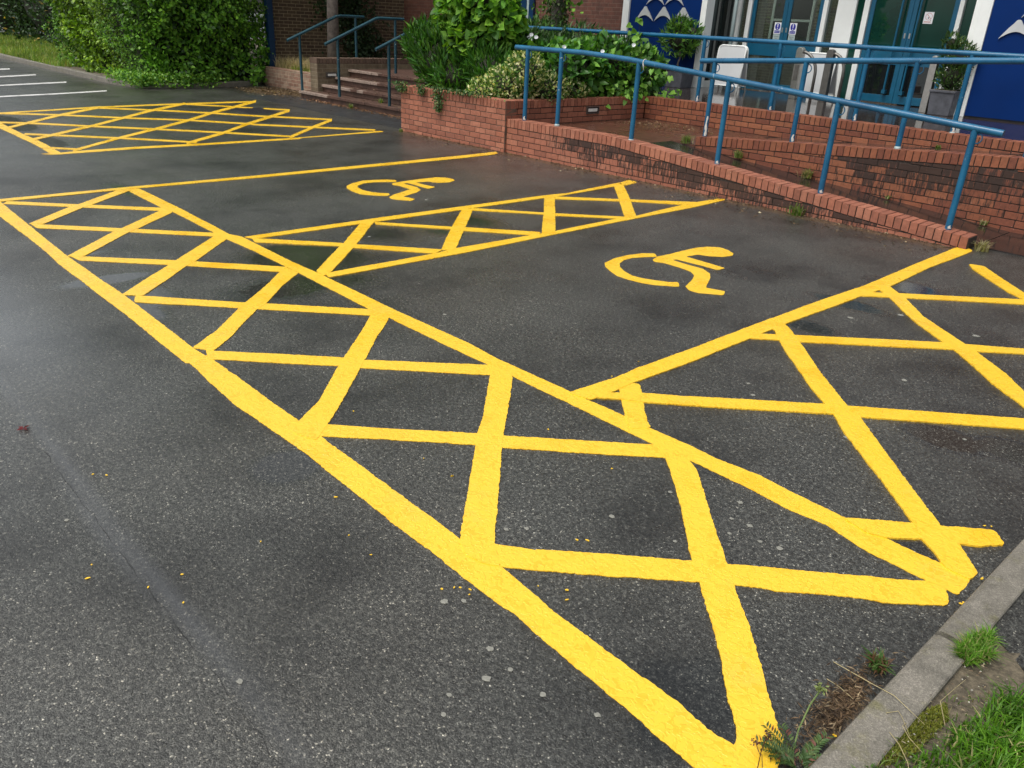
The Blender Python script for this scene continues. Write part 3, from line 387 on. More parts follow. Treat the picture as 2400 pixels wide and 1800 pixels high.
# ---------------------------------------------------------------- ground sheet (tarmac), with damp hollows, dirt, pale seam and painted sheen as vertex data
def axis(dense0, dense1, step, lo, hi):
    a = list(np.arange(dense0, dense1+1e-6, step)); l = []; x = dense0; s = step
    while x > lo: s *= 1.35; x -= s; l.append(max(x, lo))
    r = []; x = dense1; s = step
    while x < hi: s *= 1.35; x += s; r.append(min(x, hi))
    return np.array(l[::-1]+a+r)
xs = axis(-16, .2, .045, -250, 250); ys = axis(0, 9.2, .045, -250, 250)
X, Y = np.meshgrid(xs, ys, indexing='ij'); nx, ny = X.shape
wet = np.zeros_like(X)
for px, py, rx, ry, st in PUD:
    q = ((X-px)/(rx*1.25))**2+((Y-py)/(ry*1.25))**2
    wet = np.maximum(wet, st*np.exp(-q*1.1))
wet += .10*(np.sin(X*1.9+2*np.sin(Y*1.3))+np.sin(Y*2.7+X*.8))*((X < -.4) & (Y > 2.8))*.5
dirt = np.zeros_like(X)
wallfoot = np.clip(1-np.abs(Y-7.74)/.34, 0, 1)*((X > -10.9) & (X < -2.2)); dirt = np.maximum(dirt, wallfoot*.62)
dirt = np.maximum(dirt, np.exp(-(((X+.52)/.06)**2+((Y-1.84)/.20)**2))*.8)
dirt = np.maximum(dirt, np.exp(-(((X+17.3)/1.3)**2+((Y-9.0)/.75)**2))*.95)
dirt = np.maximum(dirt, np.exp(-(((X+13.2)/2.2)**2+((Y-8.75)/.22)**2))*.75)
jl = np.exp(-((Y-.625-.02*np.sin(X*3))/.032)**2)*(X < -1.3)*(.62+.25*np.sin(X*2.2+1))
jl = np.maximum(jl, .45*np.exp(-((X+5.5)/1.6)**2-((Y-.9)/.28)**2))  # pale bluish sky sheen at the left, painted into the tarmac colour
S01 = lambda v: np.clip(v, 0, 1)
film = S01((1.25-Y)/.5)*S01((-2.6-X)/2.2)*.85
film = np.maximum(film, S01((-9.0-X)/3)*S01((5.4-Y)/1.5)*.55)
film = np.maximum(film, np.exp(-((X+8.9)/2.2)**2-((Y-.95)/.45)**2)); film = np.maximum(film, .30*S01((Y-2.6)/2)*S01((-3-X)/4)); film *= .8+.2*np.sin(X*1.7+Y*2.9+np.sin(Y*3.1))
film = np.maximum(film, .22*S01(np.sin(X*.9+1.3*np.sin(Y*1.1)+.5)+.6*np.sin(Y*2.3+X*1.9)-.45)*(X < -1.5)*(Y > 2.7))
m = bpy.data.meshes.new('ground'); V = np.stack([X, Y, 0*X], 2).reshape(-1, 3)
ii = np.arange(nx*ny).reshape(nx, ny); Q = np.stack([ii[:-1, :-1], ii[1:, :-1], ii[1:, 1:], ii[:-1, 1:]], 2).reshape(-1, 4)
m.vertices.add(len(V)); m.vertices.foreach_set('co', V.astype(np.float32).ravel()); m.loops.add(Q.size); m.loops.foreach_set('vertex_index', Q.astype(np.int32).ravel())
m.polygons.add(len(Q)); m.polygons.foreach_set('loop_start', np.arange(0, Q.size, 4, dtype=np.int32)); m.update(calc_edges=True)
ca = m.color_attributes.new('Col', 'FLOAT_COLOR', 'POINT'); ca.data.foreach_set('color', np.stack([wet, dirt, jl, film], 2).reshape(-1).astype(np.float32))
m.materials.append(MA['tarmac']); g = bpy.data.objects.new('ground', m); COL.objects.link(g); tag(g, kind='structure')

# ---------------------------------------------------------------- painted markings
def roughen(poly, amp=.004, step=.022):
    q = []; n = len(poly)
    for i in range(n):
        a, b, c = Vector(poly[i-1]), Vector(poly[i]), Vector(poly[(i+1) % n]); u = b-a; v = c-b
        if u.length > .03 and v.length > .03 and abs(u.normalized().angle(v.normalized())) > .6:
            r = min(.020, u.length*.3, v.length*.3); p1 = b-u.normalized()*r; p2 = b+v.normalized()*r; q += [tuple(p1), tuple((p1+p2+b*2)/4), tuple(p2)]
        else: q.append(tuple(b))
    poly = q; out = []; n = len(poly)
    for i in range(n):
        a = Vector(poly[i]); b = Vector(poly[(i+1) % n]); L = (b-a).length; k = max(1, int(L/step)); d = (b-a)/max(L, 1e-6); nn = Vector((-d.y, d.x))
        for j in range(k):
            p = a+(b-a)*j/k; am = amp if L > .05 else amp*.3
            o = am*(noise.noise(Vector((p.x*17, p.y*17, 3)))*.8+noise.noise(Vector((p.x*75, p.y*75, 9)))*.8+noise.noise(Vector((p.x*190, p.y*190, 2)))*.8)+.004*noise.noise(Vector((p.x*3, p.y*3, 5)))
            out.append((p.x+nn.x*o, p.y+nn.y*o))
    return out
ZC = [0]
def mark(name, poly, parent, material, amp=.004, step=.022, h=.0026):
    from mathutils.geometry import tessellate_polygon
    p = roughen(poly, amp, step); ZC[0] += 1; z = h+.00016*ZC[0]
    n = len(p); ar = sum(p[i][0]*p[(i+1) % n][1]-p[(i+1) % n][0]*p[i][1] for i in range(n))
    if ar < 0: p = p[::-1]
    tri = tessellate_polygon([[Vector((x, y, 0)) for x, y in p]])
    mb = MB(); vs = [(x, y, z) for x, y in p]+[(x, y, .0005) for x, y in p]; fs = []
    for t in tri:
        a, b, c = [Vector(p[i]) for i in t]
        if (b-a).cross(c-a) < 0: t = t[::-1]
        fs.append(tuple(t))
    fs += [(n+i, n+(i+1) % n, (i+1) % n, i) for i in range(n)]
    mb.add(vs, fs); return mb.build(name, material, parent)
def zone(name, label, cat, data, step=.010, group=None):
    t = thing(name, label, cat, (0, 0, 0), group)
    for nm, poly in data: mark(nm, poly, t, MA['yellow'], step=step)
    return t
zone('road_marking', 'yellow crosshatched aisle running along the ends of the bays, nearest the camera', 'road marking', [q for q in NEAR if q[0] != 'bay_line'])
t = thing('road_marking', 'long single yellow bay line from the left frame edge to the brick planter, no hatching beside the wall end', 'road marking')
for nm, poly in NEAR:
    if nm == 'bay_line': mark(nm, poly, t, MA['yellow'], step=.012)
zone('road_marking', 'yellow hatched strip between the two wheelchair symbol bays, ending at the low brick wall', 'road marking', MID)
zone('road_marking', 'yellow hatched strip at the right, from the end of the ramp wall down to the grey kerb', 'road marking', RIGHT)
ZC[0] = 0
zone('road_marking', 'far yellow hatched box in front of the steps and the hedge', 'road marking', FARZ, .05)
ZC[0] = 0
for d, lb in ((WB, 'larger nearer yellow wheelchair symbol painted in the bay below the blue ramp railing'), (WS, 'smaller farther yellow wheelchair symbol painted in the bay below the brick planter')):
    t = thing('wheelchair_symbol', lb, 'road marking', (0, 0, 0), 'wheelchair symbols in the bays')
    mark('wheel', d[0], t, MA['yellow'], .0025); mark('figure', d[1], t, MA['yellow'], .0025)
for i, p in enumerate(WHITE):
    t = mark('bay_line', p, None, MA['white_line'], .002, .08)
    tag(t, ['nearest and longest white bay line at the far left', 'second nearest white bay line at the far left', 'third white bay line from the front at the far left', 'farthest white bay line, nearest the left kerb and grass'][i], 'road marking', 'white bay lines at the far left')

# ---------------------------------------------------------------- brickwork
def bcol(st=0.0, pal=0):
    pals = [((.27, .100, .060), (.25, .090, .053), (.29, .115, .070), (.225, .082, .050)), ((.215, .068, .034), (.24, .080, .038), (.18, .056, .030), (.26, .092, .044))]
    c = random.choice(pals[pal]); k = random.uniform(.88, 1.1)*(1.2, .98)[pal]; st *= random.uniform(.65, 1.15); return (c[0]*k, c[1]*k, c[2]*k, st)
def brick_wall(name, label, p0, ang, L, zb, topf, thick=.215, pal=0, stain=None, parent=None, mortar='mortar', core_m='core_brick', cap_ext=(0, 0), ends=(False, False)):
    """p0 start of outer face line, ang direction; outward normal is to the right of the direction; topf(u) = cap top"""
    d = Vector((math.cos(ang), math.sin(ang), 0)); nn = Vector((math.sin(ang), -math.cos(ang), 0)); o = Vector((p0[0], p0[1], 0))
    def W(u, n, z): return o+d*u+nn*n+Vector((0, 0, z))
    br = MB(); co = MB(); CH = .105
    def hx(mb, u0, u1, n0, n1, za, zb_, zc, zd, col, j=0.0):
        q = lambda: random.uniform(-j, j)
        mb.hexa([W(u0+q(), n1+q(), za), W(u1+q(), n1+q(), zb_), W(u1+q(), n0, zb_), W(u0+q(), n0, za), W(u0+q(), n1+q(), zc+q()), W(u1+q(), n1+q(), zd+q()), W(u1+q(), n0, zd+q()), W(u0+q(), n0, zc+q())], col)
    k = 0; S = 24
    for i in range(S):                                   # core in slices so that it follows a sloping top
        u0 = L*i/S; u1 = L*(i+1)/S
        co.hexa([W(u0, -.007, zb), W(u1, -.007, zb), W(u1, -thick+.007, zb), W(u0, -thick+.007, zb), W(u0, -.007, topf(u0)-.008), W(u1, -.007, topf(u1)-.008), W(u1, -thick+.007, topf(u1)-.008), W(u0, -thick+.007, topf(u0)-.008)])
    tmax = max(topf(0), topf(L)); r = 0; z = tmax-CH-.075
    while z > zb-.075:
        u = -.1125 if r % 2 else 0.0
        while u < L:
            a = max(0, u)+.005; b = min(L, u+.225)-.005
            if b-a > .03:
                ta = min(z+.065, topf(a)-CH-.012); tb = min(z+.065, topf(b)-CH-.012)
                if max(ta, tb)-z > .012 and z+.065 > zb+.005:
                    ta = max(ta, z+.002); tb = max(tb, z+.002); zz = max(z, zb)
                    dist = topf((a+b)/2)-CH-(z+.03); st = stain((a+b)/2, dist) if stain else 0
                    hx(br, a, b, -.05, random.uniform(-.0015, .0015), zz, zz, max(ta, zz+.002), max(tb, zz+.002), bcol(st, pal), .0012)
            u += .225
        z -= .075; r += 1
    u = -cap_ext[0]; Lc = L+cap_ext[1]; nb = int((Lc-u)/.075); w = (Lc-u)/nb
    for i in range(nb):
        a = u+w*i+.005; b = a+w-.010; dz = random.uniform(-.0015, .0015); n1 = .004+random.uniform(-.002, .002)
        st = stain((a+b)/2, -.05)*.6 if stain else 0
        hx(br, a, b, -thick-.003, n1, topf(a)-CH+dz, topf(b)-CH+dz, topf(a)+dz, topf(b)+dz, bcol(st, pal), .0012)
    own = parent is None
    if own: parent = thing(name, label, 'wall', (p0[0], p0[1], 0))
    c = br.build('brickwork', MA['brick'], parent, bevel=.003); q = co.build('mortar_core', MA[mortar], parent)
    if own: rel(c, (p0[0], p0[1], 0)); rel(q, (p0[0], p0[1], 0))
    return parent
RZ = lambda X_: .450 if X_ < -6.5 else .450-(X_+6.5)*.0808
def st_ramp(u, dist):
    X_ = -8.43+u; k = max(0, min(1, (X_+8.2)/1.0))*max(0, min(1, (-2.3-X_)/1.5)); return max(0, (1.05-dist*2.5))*k if dist > 0 else .42*k
brick_wall('ramp_wall', 'low red brick wall with sloping soldier cap at the foot of the front blue railing', (-8.43, 7.82), 0, 6.12, 0, lambda u: RZ(-8.43+u), pal=0, stain=st_ramp)
MZ = lambda X_: .445+max(0, X_+6.12)*.0715
def st_mid(u, dist):
    X_ = -6.12+u; k = max(0, min(1, (X_+5.0)/1.2)); return max(0, (.98-dist*1.4))*k if dist > 0 else .30*k
brick_wall('ramp_wall', 'middle red brick wall with black damp stains between the two ramps', (-6.12, 8.99), 0, 6.1, 0, lambda u: min(.84, MZ(-6.12+u)), pal=1, stain=st_mid)
brick_wall('ramp_wall', 'upper red brick wall holding the wet porch paving behind the ramps', (-8.42, 10.82), 0, 8.4, .2, lambda u: .682, pal=1, stain=lambda u, d: .28 if u > 2.5 else .1)
pl = thing('planter_wall', 'red brick planter wall overgrown with shrubs beside the steps', 'planter', (-10.857, 7.78, 0))
for part in (dict(p0=(-10.857, 7.78), ang=0, L=2.43), dict(p0=(-8.427, 7.79), ang=math.pi/2, L=3.03), dict(p0=(-10.857, 12.6), ang=-math.pi/2, L=4.8)):
    before = set(COL.objects); brick_wall('x', 'x', part['p0'], part['ang'], part['L'], 0, lambda u: .683, parent=pl, mortar='mortar_light' if part['ang'] == 0 else 'mortar', pal=0)
    for o in set(COL.objects)-before: rel(o, (-10.857, 7.78, 0))
mb = MB(); mb.box(-10.64, -8.64, 8.0, 12.6, 0, .60); s = mb.build('soil_bed', MA['soil'], pl); rel(s, (-10.857, 7.78, 0))
def wall_light(loc, facing, label):
    t = thing('wall_light', label, 'light', loc); mb = MB(); x, y, z = 0, 0, 0; n = facing
    mb.box(0 if n > 0 else -.012, .012 if n > 0 else 0, -.14, .14, -.052, -.040); mb.box(0, .012*n, -.14, .14, .040, .052) if n > 0 else None
    mb.box(0, .012, -.14, -.126, -.040, .040); mb.box(0, .012, .126, .14, -.040, .040); mb.build('frame', MA['steel_dark'], t)
    m2 = MB(); m2.box(.001, .005, -.124, .124, -.038, .038); m2.build('grille', MA['iron'], t); m3 = MB(); m3.box(.005, .009, -.10, .10, -.022, .022); m3.build('lens', MA['lightlens'], t)
wall_light((-8.420, 9.56, .512), 1, 'oblong recessed brick light in the red planter wall above the landing')

# ---------------------------------------------------------------- ramps, landing, porch floor
def slopebox(name, pts, mat_, zb=-.05):
    mb = MB(); mb.hexa([(x, y, zb) for x, y, z in pts]+list(pts)); o = mb.build(name, MA[mat_]); tag(o, kind='structure'); return o
slopebox('ramp', [(-6.5, 8.036, .341), (-2.31, 8.036, .012), (-2.31, 8.99, .012), (-6.5, 8.99, .341)], 'slab')
slopebox('landing', [(-8.427, 8.036, .341), (-6.504, 8.036, .341), (-6.504, 8.99, .341), (-8.427, 8.99, .341)], 'landing')
slopebox('landing', [(-8.427, 8.994, .341), (-6.126, 8.994, .341), (-6.126, 10.818, .341), (-8.427, 10.818, .341)], 'landing')
slopebox('upper_ramp', [(-6.12, 9.21, .341), (-1.2, 9.21, .676), (-1.2, 10.818, .676), (-6.12, 10.818, .341)], 'pave')
slopebox('upper_ramp', [(-1.196, 9.21, .676), (0, 9.21, .676), (0, 10.818, .676), (-1.196, 10.818, .676)], 'pave')
slopebox('porch_floor', [(-12.6, 11.036, .675), (4, 11.036, .675), (4, 15.2, .675), (-12.6, 15.2, .675)], 'pave')
slopebox('pavement', [(-2.3, 8.04, .012), (3, 8.04, .012), (3, 8.988, .012), (-2.3, 8.988, .012)], 'slab')
mb = MB(); mb.box(-16.6, -10.86, 7.9, 8.84, -.02, .004); tag(mb.build('sett_paving', MA['setts']), kind='structure')

# ---------------------------------------------------------------- steps and retaining walls on the left
st = thing('steps', 'four worn brown brick steps with pale nosings up to the left entrance', 'steps', (-13.4, 8.85, 0))
ysn = [8.85, 9.19, 9.52, 9.85]
for k, y in enumerate(ysn):
    z = .145*(k+1); x0 = [-15.95, -15.63, -15.63, -15.63][k]; y1 = 9.19 if k < 3 else 12.9
    mb = MB(); ye = ysn[k+1]+.02 if k < 3 else 12.6
    mb.box(x0, -10.86, y+.03, ye, z-.145 if k else 0, z-.002); o = mb.build('tread', MA['step'], st, bevel=.004); rel(o, (-13.4, 8.85, 0))
    mb = MB(); x = x0; i = 0
    while x < -10.87:
        w = .22; r_ = random.random(); wear = x > x0+random.uniform(.9, 1.4)
        mb.box(x+.002, min(x+w, -10.86), y-.012+random.uniform(-.004, .004), y+.10, z-.048, z+random.uniform(-.001, .002), mi=1 if wear and r_ > .12 else 0); x += w+.003
    o = mb.build('nosing', [MA['nosing'], MA['step']], st, bevel=.004); rel(o, (-13.4, 8.85, 0))
t = thing('retaining_wall', 'weathered brown brick side wall of the left steps with soldier cap', 'wall', (-15.75, 9.1, 0))
mb = MB(); mb.box(-15.90, -15.62, 9.1, 13.7, 0, .69); o = mb.build('brickwork', MA['old_brick_y'], t); rel(o, (-15.75, 9.1, 0))
mb = MB(); y = 9.095
while y < 13.7: c = .8+.4*random.random(); mb.box(-15.905, -15.615, y, y+.066, .692, .795+random.uniform(-.002, .002), (.13*c, .085*c, .06*c, .1)); y += .075
o = mb.build('cap', MA['brick'], t, bevel=.004); rel(o, (-15.75, 9.1, 0))
wall_light((-15.618, 9.44, .472), 1, 'oblong recessed light in the brown brick side wall of the left steps')
t = thing('planter_wall', 'short weathered brick planter wall between the hedge and the steps', 'planter', (-17.4, 9.6, 0))
mb = MB(); mb.box(-18.95, -15.91, 9.6, 9.81, 0, .415); o = mb.build('brickwork', MA['old_brick'], t, bevel=.006); rel(o, (-17.4, 9.6, 0))
mb = MB(); mb.box(-18.95, -15.91, 9.82, 13.7, 0, .36); o = mb.build('soil_bed', MA['soil'], t); rel(o, (-17.4, 9.6, 0))

# ---------------------------------------------------------------- railings
def railing(label, posts, railpts, r=.031, hooks=True, tie=None, m_='rail'):
    """posts: (x, y, zbase, ztop)"""
    b0 = posts[0][:3]; t = thing('handrail', label, 'railing', b0, 'blue tubular handrails')
    mb = MB(); mb.tube(railpts, r, 16); o = mb.build('rail', MA[m_], t, True); rel(o, b0)
    mod = o.modifiers.new('es', 'EDGE_SPLIT'); mod.split_angle = R_(50)
    for (x, y, za, zt) in posts:
        mb = MB(); mb.tube([(x, y, za-.01), (x, y, zt+.012)], r*.94, 16); o = mb.build('post', MA[m_], t, True); rel(o, b0)
        o.modifiers.new('es', 'EDGE_SPLIT').split_angle = R_(50)
        if hooks:
            a = [(x+.075*0+.03+.045*math.sin(q), y, zt-.035-.045+.045*math.cos(q)) for q in np.linspace(0, math.pi*1.05, 8)]
            mb = MB(); mb.tube(a, .006, 6); o = mb.build('hook', MA[m_], t, True); rel(o, b0)
        if hooks and random.random() < .3:
            mb = MB(); zt_ = random.choice((.012, .018, .03)); mb.tube([(x, y, za-.004), (x, y, za+zt_*.5), (x, y, za+zt_)], [.037, .034, .029], 12); o = mb.build('post_foot', MA['sign_grey'], t, True); rel(o, b0)
        if hooks:
            hh = random.choice((0, .03, .05, .08)) if x != -6.07 else .24
            if hh:
                mb = MB(); vs = []; fs = []
                for q in range(9):
                    zz = za+.01+hh*q/8; ww = (.012+.012*random.random())*(1-.6*q/8)/.031; a0 = -1.0+.15*math.sin(q)
                    for e in (-ww, 0, ww): vs.append((x+.0305*math.cos(a0+e), y+.0305*math.sin(a0+e), zz))
                for q in range(8):
                    for e in (0, 1): fs.append((q*3+e, q*3+e+1, q*3+e+4, q*3+e+3))
                mb.add(vs, fs); o = mb.build('peeled_patch', MA['tie'], t); rel(o, b0)
    if tie:
        mb = MB(); a = [(tie[0], tie[1]+.036*math.cos(q), tie[2]+.038*math.sin(q)) for q in np.linspace(0, 2*math.pi, 13)]
        mb.tube(a, .005, 6); mb.tube([(tie[0], tie[1]-.036, tie[2]), (tie[0]+.02, tie[1]-.04, tie[2]-.08)], .004, 6); o = mb.build('cable_tie', MA['tie'], t, True); rel(o, b0)
    return t
def topline(xs_, y, f): return [(x, y, f(x)) for x in xs_]
RX = lambda x: 1.362 if x < -7.2 else (1.362-(x+7.2)*.045 if x < -6.5 else 1.330-(x+6.5)*.079)
railing('front blue handrail on the low ramp wall, running the whole length above the parking bays', [(x, 7.93, RZ(x)-.002, RX(x)) for x in (-8.20, -7.58, -6.325, -5.08, -3.82, -2.54)],
        topline([-8.43, -7.6, -7.2, -6.85, -6.5, -5, -3.5, -2.31], 7.93, RX), tie=(-6.24, 7.93, RX(-6.24)))
MX = lambda x: 1.345+(x+6.1)*.0635
railing('middle blue handrail on the wall between the two ramps', [(x, 9.1, MZ(x)-.002, MX(x)) for x in (-6.07, -4.86, -3.63, -2.40, -1.15)], topline([-6.28, -5, -3, -.9], 9.1, MX))
railing('upper blue handrail along the porch edge, in front of the doors and blue panels', [(x, 10.97, .68, 1.58) for x in (-8.80, -7.547, -6.286, -5.025, -3.765, -2.5, -1.25)], [(-11.55, 10.97, 1.583), (-8, 10.97, 1.585), (-4, 10.97, 1.583), (-.4, 10.97, 1.58)])
for x, lb in ((-15.95, 'leftmost blue handrail of the steps, beside the brown brick side wall'), (-14.5, 'middle blue handrail of the steps'), (-12.8, 'right blue handrail of the steps, half hidden by the planter shrubs')):
    railing(lb, [(x, 8.92, .0, 1.195), (x, 10.27, .575, 1.60)], [(x, 8.64, 1.10), (x, 9.72, 1.55), (x, 9.80, 1.585), (x, 9.90, 1.60), (x, 10.48, 1.60)], .030, hooks=False, m_='rail_shaded')  # steps rails use the rail paint copy with shade in its colour

# ---------------------------------------------------------------- building
B0 = (-12, 13.75, 0); bl = thing('building', 'red brick school building with blue panels and blue glazed entrance doors behind the ramps', 'building', B0)
def bpart(name, mb, m, bevel=0, parent=None, smooth=False):
    o = mb.build(name, [MA[k] for k in m] if isinstance(m, (list, tuple)) else MA[m], parent or bl, smooth, bevel)
    if parent is None: rel(o, B0)
    return o
def boxes(*bs):
    mb = MB()
    for b in bs: mb.box(*b)
    return mb
# walls
bpart('brick_wall', boxes((-19.0, -15.70, 13.75, 14.0, 0, 3.2), (-14.05, -11.47, 13.75, 14.0, 0, 3.2), (-19.0, -9.6, 13.75, 14.0, 3.2, 6.6), (-9.6, -4.6, 13.75, 14.0, 4.15, 6.6), (-4.6, 6, 13.75, 14.0, 3.2, 6.6), (-1.9, 6, 13.75, 14.0, 0, 3.2)), 'wall_x')
bpart('brick_wall', boxes((-19.25, -19.0, 9.86, 30, 0, 6.6)), 'wall_y')
bpart('roof', boxes((-30, -18.9, 9.7, 30, 6.6, 6.8), (-18.9, 6.2, 13.6, 17.2, 6.602, 6.8)), 'roof')
bpart('ceiling', boxes((-9.6, -4.6, 13.76, 17, 4.0, 4.14)), 'grey_white')
bpart('partition', boxes((-19, -11.0, 16.9, 17.0, 0, 3.2), (-6.95, 6, 16.9, 17.0, 0, 3.2)), 'interior')
bpart('courtyard_wall', boxes((-30, -2, 22, 22.2, 0, 4.2)), 'wall_c')
for x in (-14.6, -12.4, -17.3):
    w_ = bpart('window', boxes((x-.55, x+.55, 21.94, 21.99, 1.2, 1.27), (x-.55, x+.55, 21.94, 21.99, 2.6, 2.67), (x-.62, x-.55, 21.94, 21.99, 1.2, 2.67), (x+.55, x+.62, 21.94, 21.99, 1.2, 2.67), (x-.55, x+.55, 21.945, 21.985, 2.02, 2.08)), 'white')
    bpart('pane', boxes((x-.55, x+.55, 21.96, 21.97, 1.27, 2.6)), 'dark_glass', parent=w_)
# upper storey windows (above the picture, reflected in the wet ground)
for x in (-17, -14, -11, -8, -5, -2, 1):
    w_ = bpart('window', boxes((x-.8, x+.8, 13.71, 13.746, 4.2, 4.27), (x-.8, x+.8, 13.71, 13.746, 5.63, 5.7), (x-.87, x-.8, 13.71, 13.746, 4.2, 5.7), (x+.8, x+.87, 13.71, 13.746, 4.2, 5.7), (x-.03, x+.03, 13.71, 13.746, 4.27, 5.63)), 'white')
    bpart('pane', boxes((x-.8, x+.8, 13.725, 13.735, 4.27, 5.63)), 'dark_glass', parent=w_)
for y in (12, 16, 20):
    w_ = bpart('window', boxes((-18.99, -18.95, y-.8, y+.8, 4.2, 4.27), (-18.99, -18.95, y-.8, y+.8, 5.63, 5.7), (-18.99, -18.95, y-.87, y-.8, 4.2, 5.7), (-18.99, -18.95, y+.8, y+.87, 4.2, 5.7)), 'white')
    bpart('pane', boxes((-18.98, -18.97, y-.8, y+.8, 4.27, 5.63)), 'dark_glass', parent=w_)
# blue framed bay seen over the shrubs
bpart('window_frame', boxes((-15.69, -15.40, 13.68, 13.74, .68, 3.2), (-14.70, -14.57, 13.68, 13.74, .68, 3.2), (-14.20, -14.05, 13.68, 13.74, .68, 3.2)), 'navy', .004)
bpart('window_mullion', boxes((-15.39, -15.31, 13.69, 13.74, .68, 3.2), (-14.28, -14.21, 13.70, 13.74, .68, 3.2)), 'sign_grey')
bpart('dark_panel', boxes((-14.56, -14.29, 13.70, 13.735, .68, 3.2)), 'navy')
bpart('window_pane', boxes((-15.305, -14.705, 13.72, 13.73, .68, 3.2)), 'dark_glass')
# left blue panel with the emblem
bpart('white_post', boxes((-11.46, -11.30, 13.66, 13.74, .676, 3.2)), 'white', .004)
pL = bpart('blue_panel', boxes((-11.296, -9.612, 13.70, 13.80, .676, 3.2)), 'blue_panel')
pR = bpart('blue_panel', boxes((-4.60, -1.9, 13.70, 13.80, .70, 3.2)), 'blue_panel')
bpart('plinth', boxes((-4.60, -1.9, 13.715, 13.80, .676, .699)), 'black')
def chevron(cx, zb, parent, s=1.0):
    cx += 12; mb = MB(); W_ = .215*s; H_ = .262*s; pts = [(-W_, 0)]
    pts += [(-W_*.75, H_*.31), (-W_*.5, H_*.59), (-W_*.27, H_*.80), (-.030*s, H_*.955), (-.012*s, H_*.995), (.012*s, H_*.995), (.030*s, H_*.955), (W_*.27, H_*.80), (W_*.5, H_*.59), (W_*.75, H_*.31), (W_, 0)]
    pts += [(W_*.80, .035*s), (W_*.5, .075*s), (W_*.22, .098*s), (0, .105*s), (-W_*.22, .098*s), (-W_*.5, .075*s), (-W_*.80, .035*s)]
    n = len(pts); f = -.075; b = -.058; vs = [(cx+x, f, zb+z) for x, z in pts]+[(cx+x, b, zb+z) for x, z in pts]
    from mathutils.geometry import tessellate_polygon
    tri = tessellate_polygon([[Vector((x, z, 0)) for x, z in pts]]); fs = []
    for t in tri:
        a, b_, c = [Vector(pts[i]) for i in t]; fs.append(tuple(t) if (b_-a).cross(c-a) > 0 else tuple(t[::-1]))
    fs += [(i, n+i, n+(i+1) % n, (i+1) % n) for i in range(n)]
    mb.add(vs, fs); mb.build('emblem_chevron', MA['emblem'], parent)
pL.location = (0, 0, 0); pL.data.transform(Matrix.Translation((12, -13.75, 0))); pR.location = (0, 0, 0); pR.data.transform(Matrix.Translation((12, -13.75, 0)))
for r_, (xs_, z) in enumerate((((-10.897, -10.446, -9.988), 1.80), ((-10.672, -10.220), 2.09), ((-10.446,), 2.38))):
    for x in xs_: chevron(x, z, pL)
for r_, (xs_, z) in enumerate((((-4.20, -3.75, -3.29), 1.77), ((-3.975, -3.52), 2.06), ((-3.75,), 2.35))):
    for x in xs_: chevron(x, z, pR)
# entrance surround, white columns and posts
bpart('white_column', boxes((-9.608, -9.49, 13.70, 13.95, .676, 3.2)), 'white', .004); bpart('side_screen', boxes((-9.58, -9.55, 13.955, 14.70, .80, 4.0)), 'dark_glass'); bpart('side_screen_sill', boxes((-9.60, -9.53, 13.955, 14.70, .676, .80)), 'white')
bpart('white_column', boxes((-4.765, -4.604, 13.68, 13.95, .676, 3.2), (-4.85, -4.77, 13.72, 13.95, .676, 3.2)), 'white', .004)
YD = 14.72
for b_ in ((-9.76, -9.50, YD, YD+.12, .676, 3.2), (-9.47, -9.40, YD-.02, YD+.1, .676, 3.2), (-9.25, -9.165, YD-.03, YD+.1, .676, 3.2), (-7.72, -7.64, YD-.03, YD+.1, .676, 3.2), (-7.47, -7.13, YD-.01, YD+.1, .676, 3.2), (-6.98, -6.885, YD-.03, YD+.1, .676, 3.2), (-5.43, -5.36, YD-.03, YD+.1, .676, 3.2)): bpart('white_post', boxes(b_), 'white', .004)
for xa, xb in ((-9.396, -9.255), (-7.636, -7.474)): bpart('grey_door_panel', boxes((xa, xb, YD, YD+.05, .676, 1.30)), 'grey_white'); bpart('sidelight', boxes((xa, xb, YD+.03, YD+.04, 1.301, 3.2)), 'glass')
for xa, xb in ((-7.126, -6.985), (-5.355, -4.86)): bpart('sidelight', boxes((xa, xb, YD+.03, YD+.04, .676, 3.2)), 'green_glass')
bpart('downpipe', (lambda mb: (mb.tube([(-9.34, YD-.30, .68), (-9.34, YD-.30, 3.2)], .035, 12), mb)[1])(MB()), 'sign_grey', smooth=True)
